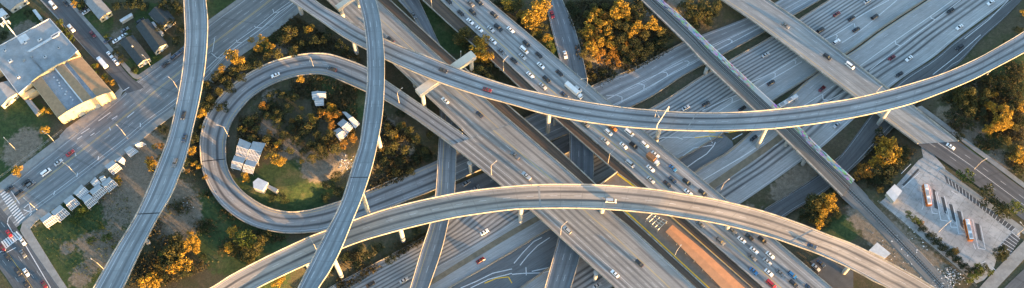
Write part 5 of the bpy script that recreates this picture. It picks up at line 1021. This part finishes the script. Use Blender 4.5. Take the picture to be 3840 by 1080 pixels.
# trucks and buses
def truck(px, py, rib, label, L=9.5, flip=False, dh=0, cab='white', boxm=None, kind='truck', wd=2.5):
    t = onrib(rib, px, py, 'white', 'van', 'x', flip, dh); CARS.pop(); loc, rot = t.location.copy(), t.rotation_euler.z
    for c_ in list(t.children): bpy.data.objects.remove(c_)
    bpy.data.objects.remove(t)
    root = empty('box_truck', loc, rot); tag(root, label, 'truck')
    m = MB(); m.box((-1.1, 0, 2.2), (L - 2.4, wd, 2.7)); m.build('cargo_box', boxm or M['white'], root)
    m = MB(); m.box((L / 2 - .7, 0, 1.55), (2.0, wd - .2, 1.9), taper=.92); m.box((L / 2 + .35, 0, 1.0), (.6, wd - .3, .9)); m.build('cab', PM[cab], root)
    m = MB(); m.box((L / 2 + .2, 0, 1.95), (.3, wd - .45, .75)); m.build('windscreen', M['glass'], root)
    m = MB(); m.box((-.2, 0, .65), (L - .6, 1.2, .35)); m.build('chassis', M['dark'], root)
    for x in (-L / 2 + 1.2, -L / 2 + 2.4, L / 2 - .6):
        for y in (-1, 1): m = MB(); m.tube((x, y * (wd / 2 - .35), .5), (x, y * (wd / 2 - .02), .5), .5, n=12); m.build('wheel', M['dark'], root)
    return root
truck(2150, 341, rN, 'white box truck, longest vehicle on the northbound deck', 11.5)
truck(2446, 598, rN, 'white utility truck with brown load behind it on the northbound deck', 7.5, boxm=mottled('brown_load', (.28, .16, .09), .4, 1.5))
truck(386, 238, rs, 'white flatbed truck parked at the side street corner', 8.0, True)
def bus(p0, p1, z, label, top, side, name='bus', L=None):
    a, b = Vector(at(*p0, z + 3)), Vector(at(*p1, z + 3)); c_ = (a + b) / 2; L = (b - a).length; rz = math.atan2((b - a).y, (b - a).x)
    root = empty(name, (c_.x, c_.y, z), rz); tag(root, label, 'bus'); W_ = 2.6
    m = MB(); n = 6; prof = [(-W_ / 2, .35), (-W_ / 2, 2.55), (-W_ / 2 + .25, 2.95), (W_ / 2 - .25, 2.95), (W_ / 2, 2.55), (W_ / 2, .35)]
    V = [(x, y, zz) for x in (-L / 2, L / 2) for y, zz in prof]; m.add(V, [(i, i + n, (i + 1) % n + n, (i + 1) % n) for i in range(n)] + [tuple(range(n)), tuple(range(n, 2 * n))[::-1]]); m.build('body', side, root)
    m = MB(); m.box((0, 0, 3.0), (L - .5, W_ - .55, .1)); r_ = m.build('roof', top, root)
    for x, l_ in ((-L * .32, 2.4), (L * .05, 3.2), (L * .34, 1.6)): m = MB(); m.box((x, 0, 3.17), (l_, 1.5, .25)); m.build('roof_unit', M['groof'] if l_ > 2 else M['metal'], root)
    for s_ in (-1, 1): m = MB(); m.box((0, s_ * (W_ / 2 - .01), 1.9), (L - 1.0, .06, .85)); m.build('side_windows', M['glass'], root)
    m = MB(); m.box((L / 2, 0, 1.75), (.08, W_ - .4, 1.3)); m.build('windscreen', M['glass'], root)
    for x in (-L * .3, L * .3):
        for y in (-1, 1): m = MB(); m.tube((x, y * (W_ / 2 - .3), .5), (x, y * (W_ / 2 + .02), .5), .5, n=12); m.build('wheel', M['dark'], root)
    return root
ob = plain('orange_bus_paint', (.55, .15, .02), .35)
b0, b1 = T(11, (365, 200), (386, 305)); bus(b1, b0, .08, 'orange city bus with white roof, upper one in the yard', M['white'], ob)
b0, b1 = T(11, (572, 374), (596, 480)); bus(b1, b0, .08, 'orange city bus with white roof, lower one in the yard', M['white'], ob)
b0, b1 = T(4, (484, 532), (578, 478)); bus(b0, b1, ZL, 'long pale blue and white bus on the sunken freeway', M['metal'], plain('pale_blue_bus_paint', (.35, .42, .5), .35))
# ------------------------------------------------------------------ lamp posts and sign structures
LP = None
def lamp(px, py, z, h, dx, dy, label, double=False):
    p = at(px, py, z); root = empty('lamp_post', p); tag(root, label, 'lamp post', 'lamp posts'); q = at(px + dx, py + dy, z); d = Vector((q[0] - p[0], q[1] - p[1], 0)).normalized()
    m = MB(); m.tube((0, 0, -.2), (0, 0, h), .13, .08, 8); m.build('pole', M['lamp'], root)
    for s_ in ((1, -1) if double else (1,)):
        e = d * 3.2 * s_; m = MB(); m.tube((0, 0, h - .1), (e.x, e.y, h + .5), .09, .07, 6); m.build('arm', M['lamp'], root)
        m = MB(); m.box((e.x * 1.1, e.y * 1.1, h + .5), (1.0, .45, .22), math.atan2(d.y, d.x)); m.build('lamp_head', M['lamp'], root)
lamps = [(1176, 250, 3, 12, 0, 20, 'at the top of the loop ramp'), (858, 512, .5, 12, -20, -6, 'on the inner left side of the loop'), (1497, 385, 6, 12, 10, -8, 'on the loop ramp near the deck gore'),
         (1843, 655, 7, 12, 10, -8, 'at the left edge of the southbound deck above the lower flyover'), (2102, 880, 7, 12, 12, -10, 'on the southbound deck below the lower flyover'), (2280, 612, 7, 12, 8, -8, 'between the decks near the platform end'),
         (1732, 262, 0.2, 14, 0, -10, 'beside the straddle bent'), (1620, 28, 7, 12, 8, -10, 'at the upper end of the northbound deck'), (1888, 268, 7, 12, 8, -8, 'on the northbound deck edge above the golden tree'),
         (2200, 325, 7, 10, -10, 2, 'where the wider street bridge meets the deck'), (672, 342, 0, 12, -12, -10, 'beside the city street near the left flyover'), (478, 518, 0, 11, -10, -10, 'on the lower kerb of the city street'),
         (285, 655, 0, 11, -12, -8, 'on the city street median near the shelters'), (140, 788, 0, 11, -12, -10, 'at the street corner above the grassy lot'), (390, 1010, 0, 11, -12, -8, 'on the grassy lot beside the left flyover'),
         (60, 562, 0, 10, -8, -8, 'on the lawn below the warehouse'), (207, 535, 0, 10, -10, -6, 'on the sidewalk below the hall'), (2456, 438, 27, 7, 4, 12, 'standing on the upper flyover at its gantry'), (3266, 378, -7, 12, 6, -6, 'beside the sunken freeway under the flyover'),
         (1186, 935, 24, 8, -6, -10, 'on the lower flyover near the topmost one'), (2700, 720, -7, 12, 10, -8, 'in the eastbound sunken lanes'), (2530, 960, 7.4, 8, 6, -8, 'on the left edge of the station platform'), (3652, 636, 0, 10, 10, -6, 'beside the dark street near the bus yard'),
         (570, 255, 0, 10, -8, -8, 'at the street corner before the dark house'), (3520, 870, 0, 10, 10, -8, 'in the middle of the bus yard'), (3815, 880, 0, 10, -8, -8, 'at the lower stalls of the yard'), (1815, 575, 7, 0.1, 1, 1, '')]
for L_ in lamps[:-1]: lamp(*L_[:6], 'curved arm lamp post ' + L_[6])
def gantry(rib, v, label, h=6.0, over=.8):
    i = int(np.argmin(abs(rib.v - v))); a, b = Vector(rib.pt(i, 0, .2)), Vector(rib.pt(i, 1, -.2)); c_ = (a + b) / 2
    root = empty('sign_gantry', c_); tag(root, label, 'gantry'); k = []
    for p in (a, b): m = MB(); m.tube(p, p + Vector((0, 0, h)), .3, n=8); k.append(m.build('post', M['lamp'], root))
    m = MB()
    for dz in (0, 1.0): m.tube(a + Vector((0, 0, h - dz)), b + Vector((0, 0, h - dz)), .16, n=6)
    for q in range(8): m.tube(a.lerp(b, q / 8) + Vector((0, 0, h)), a.lerp(b, (q + 1) / 8) + Vector((0, 0, h - 1)), .09, n=5)
    k.append(m.build('truss', M['lamp'], root)); d = (b - a); p = a.lerp(b, .45) + Vector((0, 0, h - .4)); m = MB(); m.box(tuple(p), (d.length * .55, .2, 2.2), math.atan2(d.y, d.x)); k.append(m.build('sign_panel', M['steel'], root))
    settle(root, k)
def vnear(rib, px, py, z): p = at(px, py, z); return float(rib.v[int(np.argmin(np.linalg.norm(rib.C[:, :2] - np.array(p[:2]), axis=1)))])
gantry(fC, vnear(fC, 2482, 450, 27), 'yellow lit sign gantry spanning the upper flyover')
# deck joints: rubber and steel strips across the roadway, one per ramp
def joint(rib, px, py, z, label, mat, wd=.7):
    v = vnear(rib, px, py, z); i = int(np.argmin(abs(rib.v - v))); a, b = Vector(rib.pt(i, 0, .6, .02)), Vector(rib.pt(i, 1, -.6, .02)); m = MB()
    m.strip([a, b], wd); o = m.build('deck_joint', mat); tag(o, label, 'joint', None, 'structure')
joint(fD, 3000, 880, 26, 'pale joint band across the lower flyover at right', M['walk'], 1.1); joint(fD, 2025, 735, 28, 'pale joint line across the crest of the lower flyover', M['walk'], .9)
joint(fA, 552, 805, 18, 'dark joint across the left flyover', M['dark'], .5); joint(rl, 838, 590, 0, 'dark joint across the loop ramp', M['dark'], .5); joint(fC, 2600, 450, 27, 'pale joint across the upper flyover', M['walk'], .5); joint(fB, 1352, 660, 36, 'dark joint across the topmost flyover', M['dark'], .4)
# radio mast lying-lattice sign over the warehouse corner
p = at(62, 138, HW); root = empty('rooftop_antenna_mast', (p[0], p[1], HW)); tag(root, 'white lattice antenna mast rising from the warehouse roof', 'antenna')
m = MB(); m.tube((0, 0, 0), (0, 0, 17), .35, .25, 8); m.build('mast', M['white'], root)
for z in (14.5, 15.8, 17):
    m = MB()
    for a in range(3): t = a * 2.094; m.tube((0, 0, z), (math.cos(t) * 2.2, math.sin(t) * 2.2, z), .12, n=5); m.box((math.cos(t) * 2.4, math.sin(t) * 2.4, z), (.5, .5, 1.2), t)
    m.build('antenna_arms', M['white'], root)

for i, (a, b, sx, sy, hh) in enumerate(((40, 230, 2.2, 1.6, 1.0), (95, 160, 1.6, 1.6, .9), (150, 150, 2.6, 1.4, .7), (70, 290, 1.4, 1.4, 1.1), (170, 215, 1.8, 1.2, .8), (20, 190, 1.2, 1.2, .8), (220, 180, 1.2, 1.0, .6))):
    p = at(a, b, HW); root = empty('rooftop_unit', (p[0], p[1], HW)); tag(root, 'grey ventilation unit on the warehouse roof, %s from the left' % ['second', 'fourth', 'fifth', 'third', 'sixth', 'first', 'seventh'][i], 'roof unit', 'ventilation units on the warehouse roof')
    m = MB(); m.box((0, 0, hh / 2), (sx, sy, hh), .65); m.build('housing', M['metal'], root)
    m = MB(); m.tube((0, 0, hh), (0, 0, hh + .15), .4, n=10); m.build('fan', M['dark'], root)
# chain fences with posts along the verges
def fence(pts, label, h=1.8):
    P = [at(a, b, 0) for a, b in pts]; root = empty('wire_fence', P[0]); tag(root, label, 'fence'); k = []; m = MB(); q = MB()
    for a, b in zip(P[:-1], P[1:]):
        a, b = Vector(a), Vector(b); a.z, b.z = gz(a.x, a.y), gz(b.x, b.y); n = max(1, int((b - a).length / 6))
        for i in range(n): c_ = a.lerp(b, i / n); m.tube((c_.x, c_.y, c_.z - .2), (c_.x, c_.y, c_.z + h), .07, n=5)
        for z in (.3, h * .6, h): q.tube(a + Vector((0, 0, z)), b + Vector((0, 0, z)), .035, n=4)
    k.append(m.build('fence_posts', M['steel'], root)); k.append(q.build('rails', M['steel'], root)); settle(root, k)
fence([(135, 850), (250, 756), (372, 658), (492, 562), (570, 498)], 'thin wire fence between the sidewalk and the ribbed shelters')
fence([(3290, 756), (3420, 865), (3560, 985), (3660, 1075)], 'wire fence along the railway side of the bus yard')
fence([(0, 668), (110, 585), (216, 505), (236, 490)], 'wire fence on the vacant lawn below the hall')
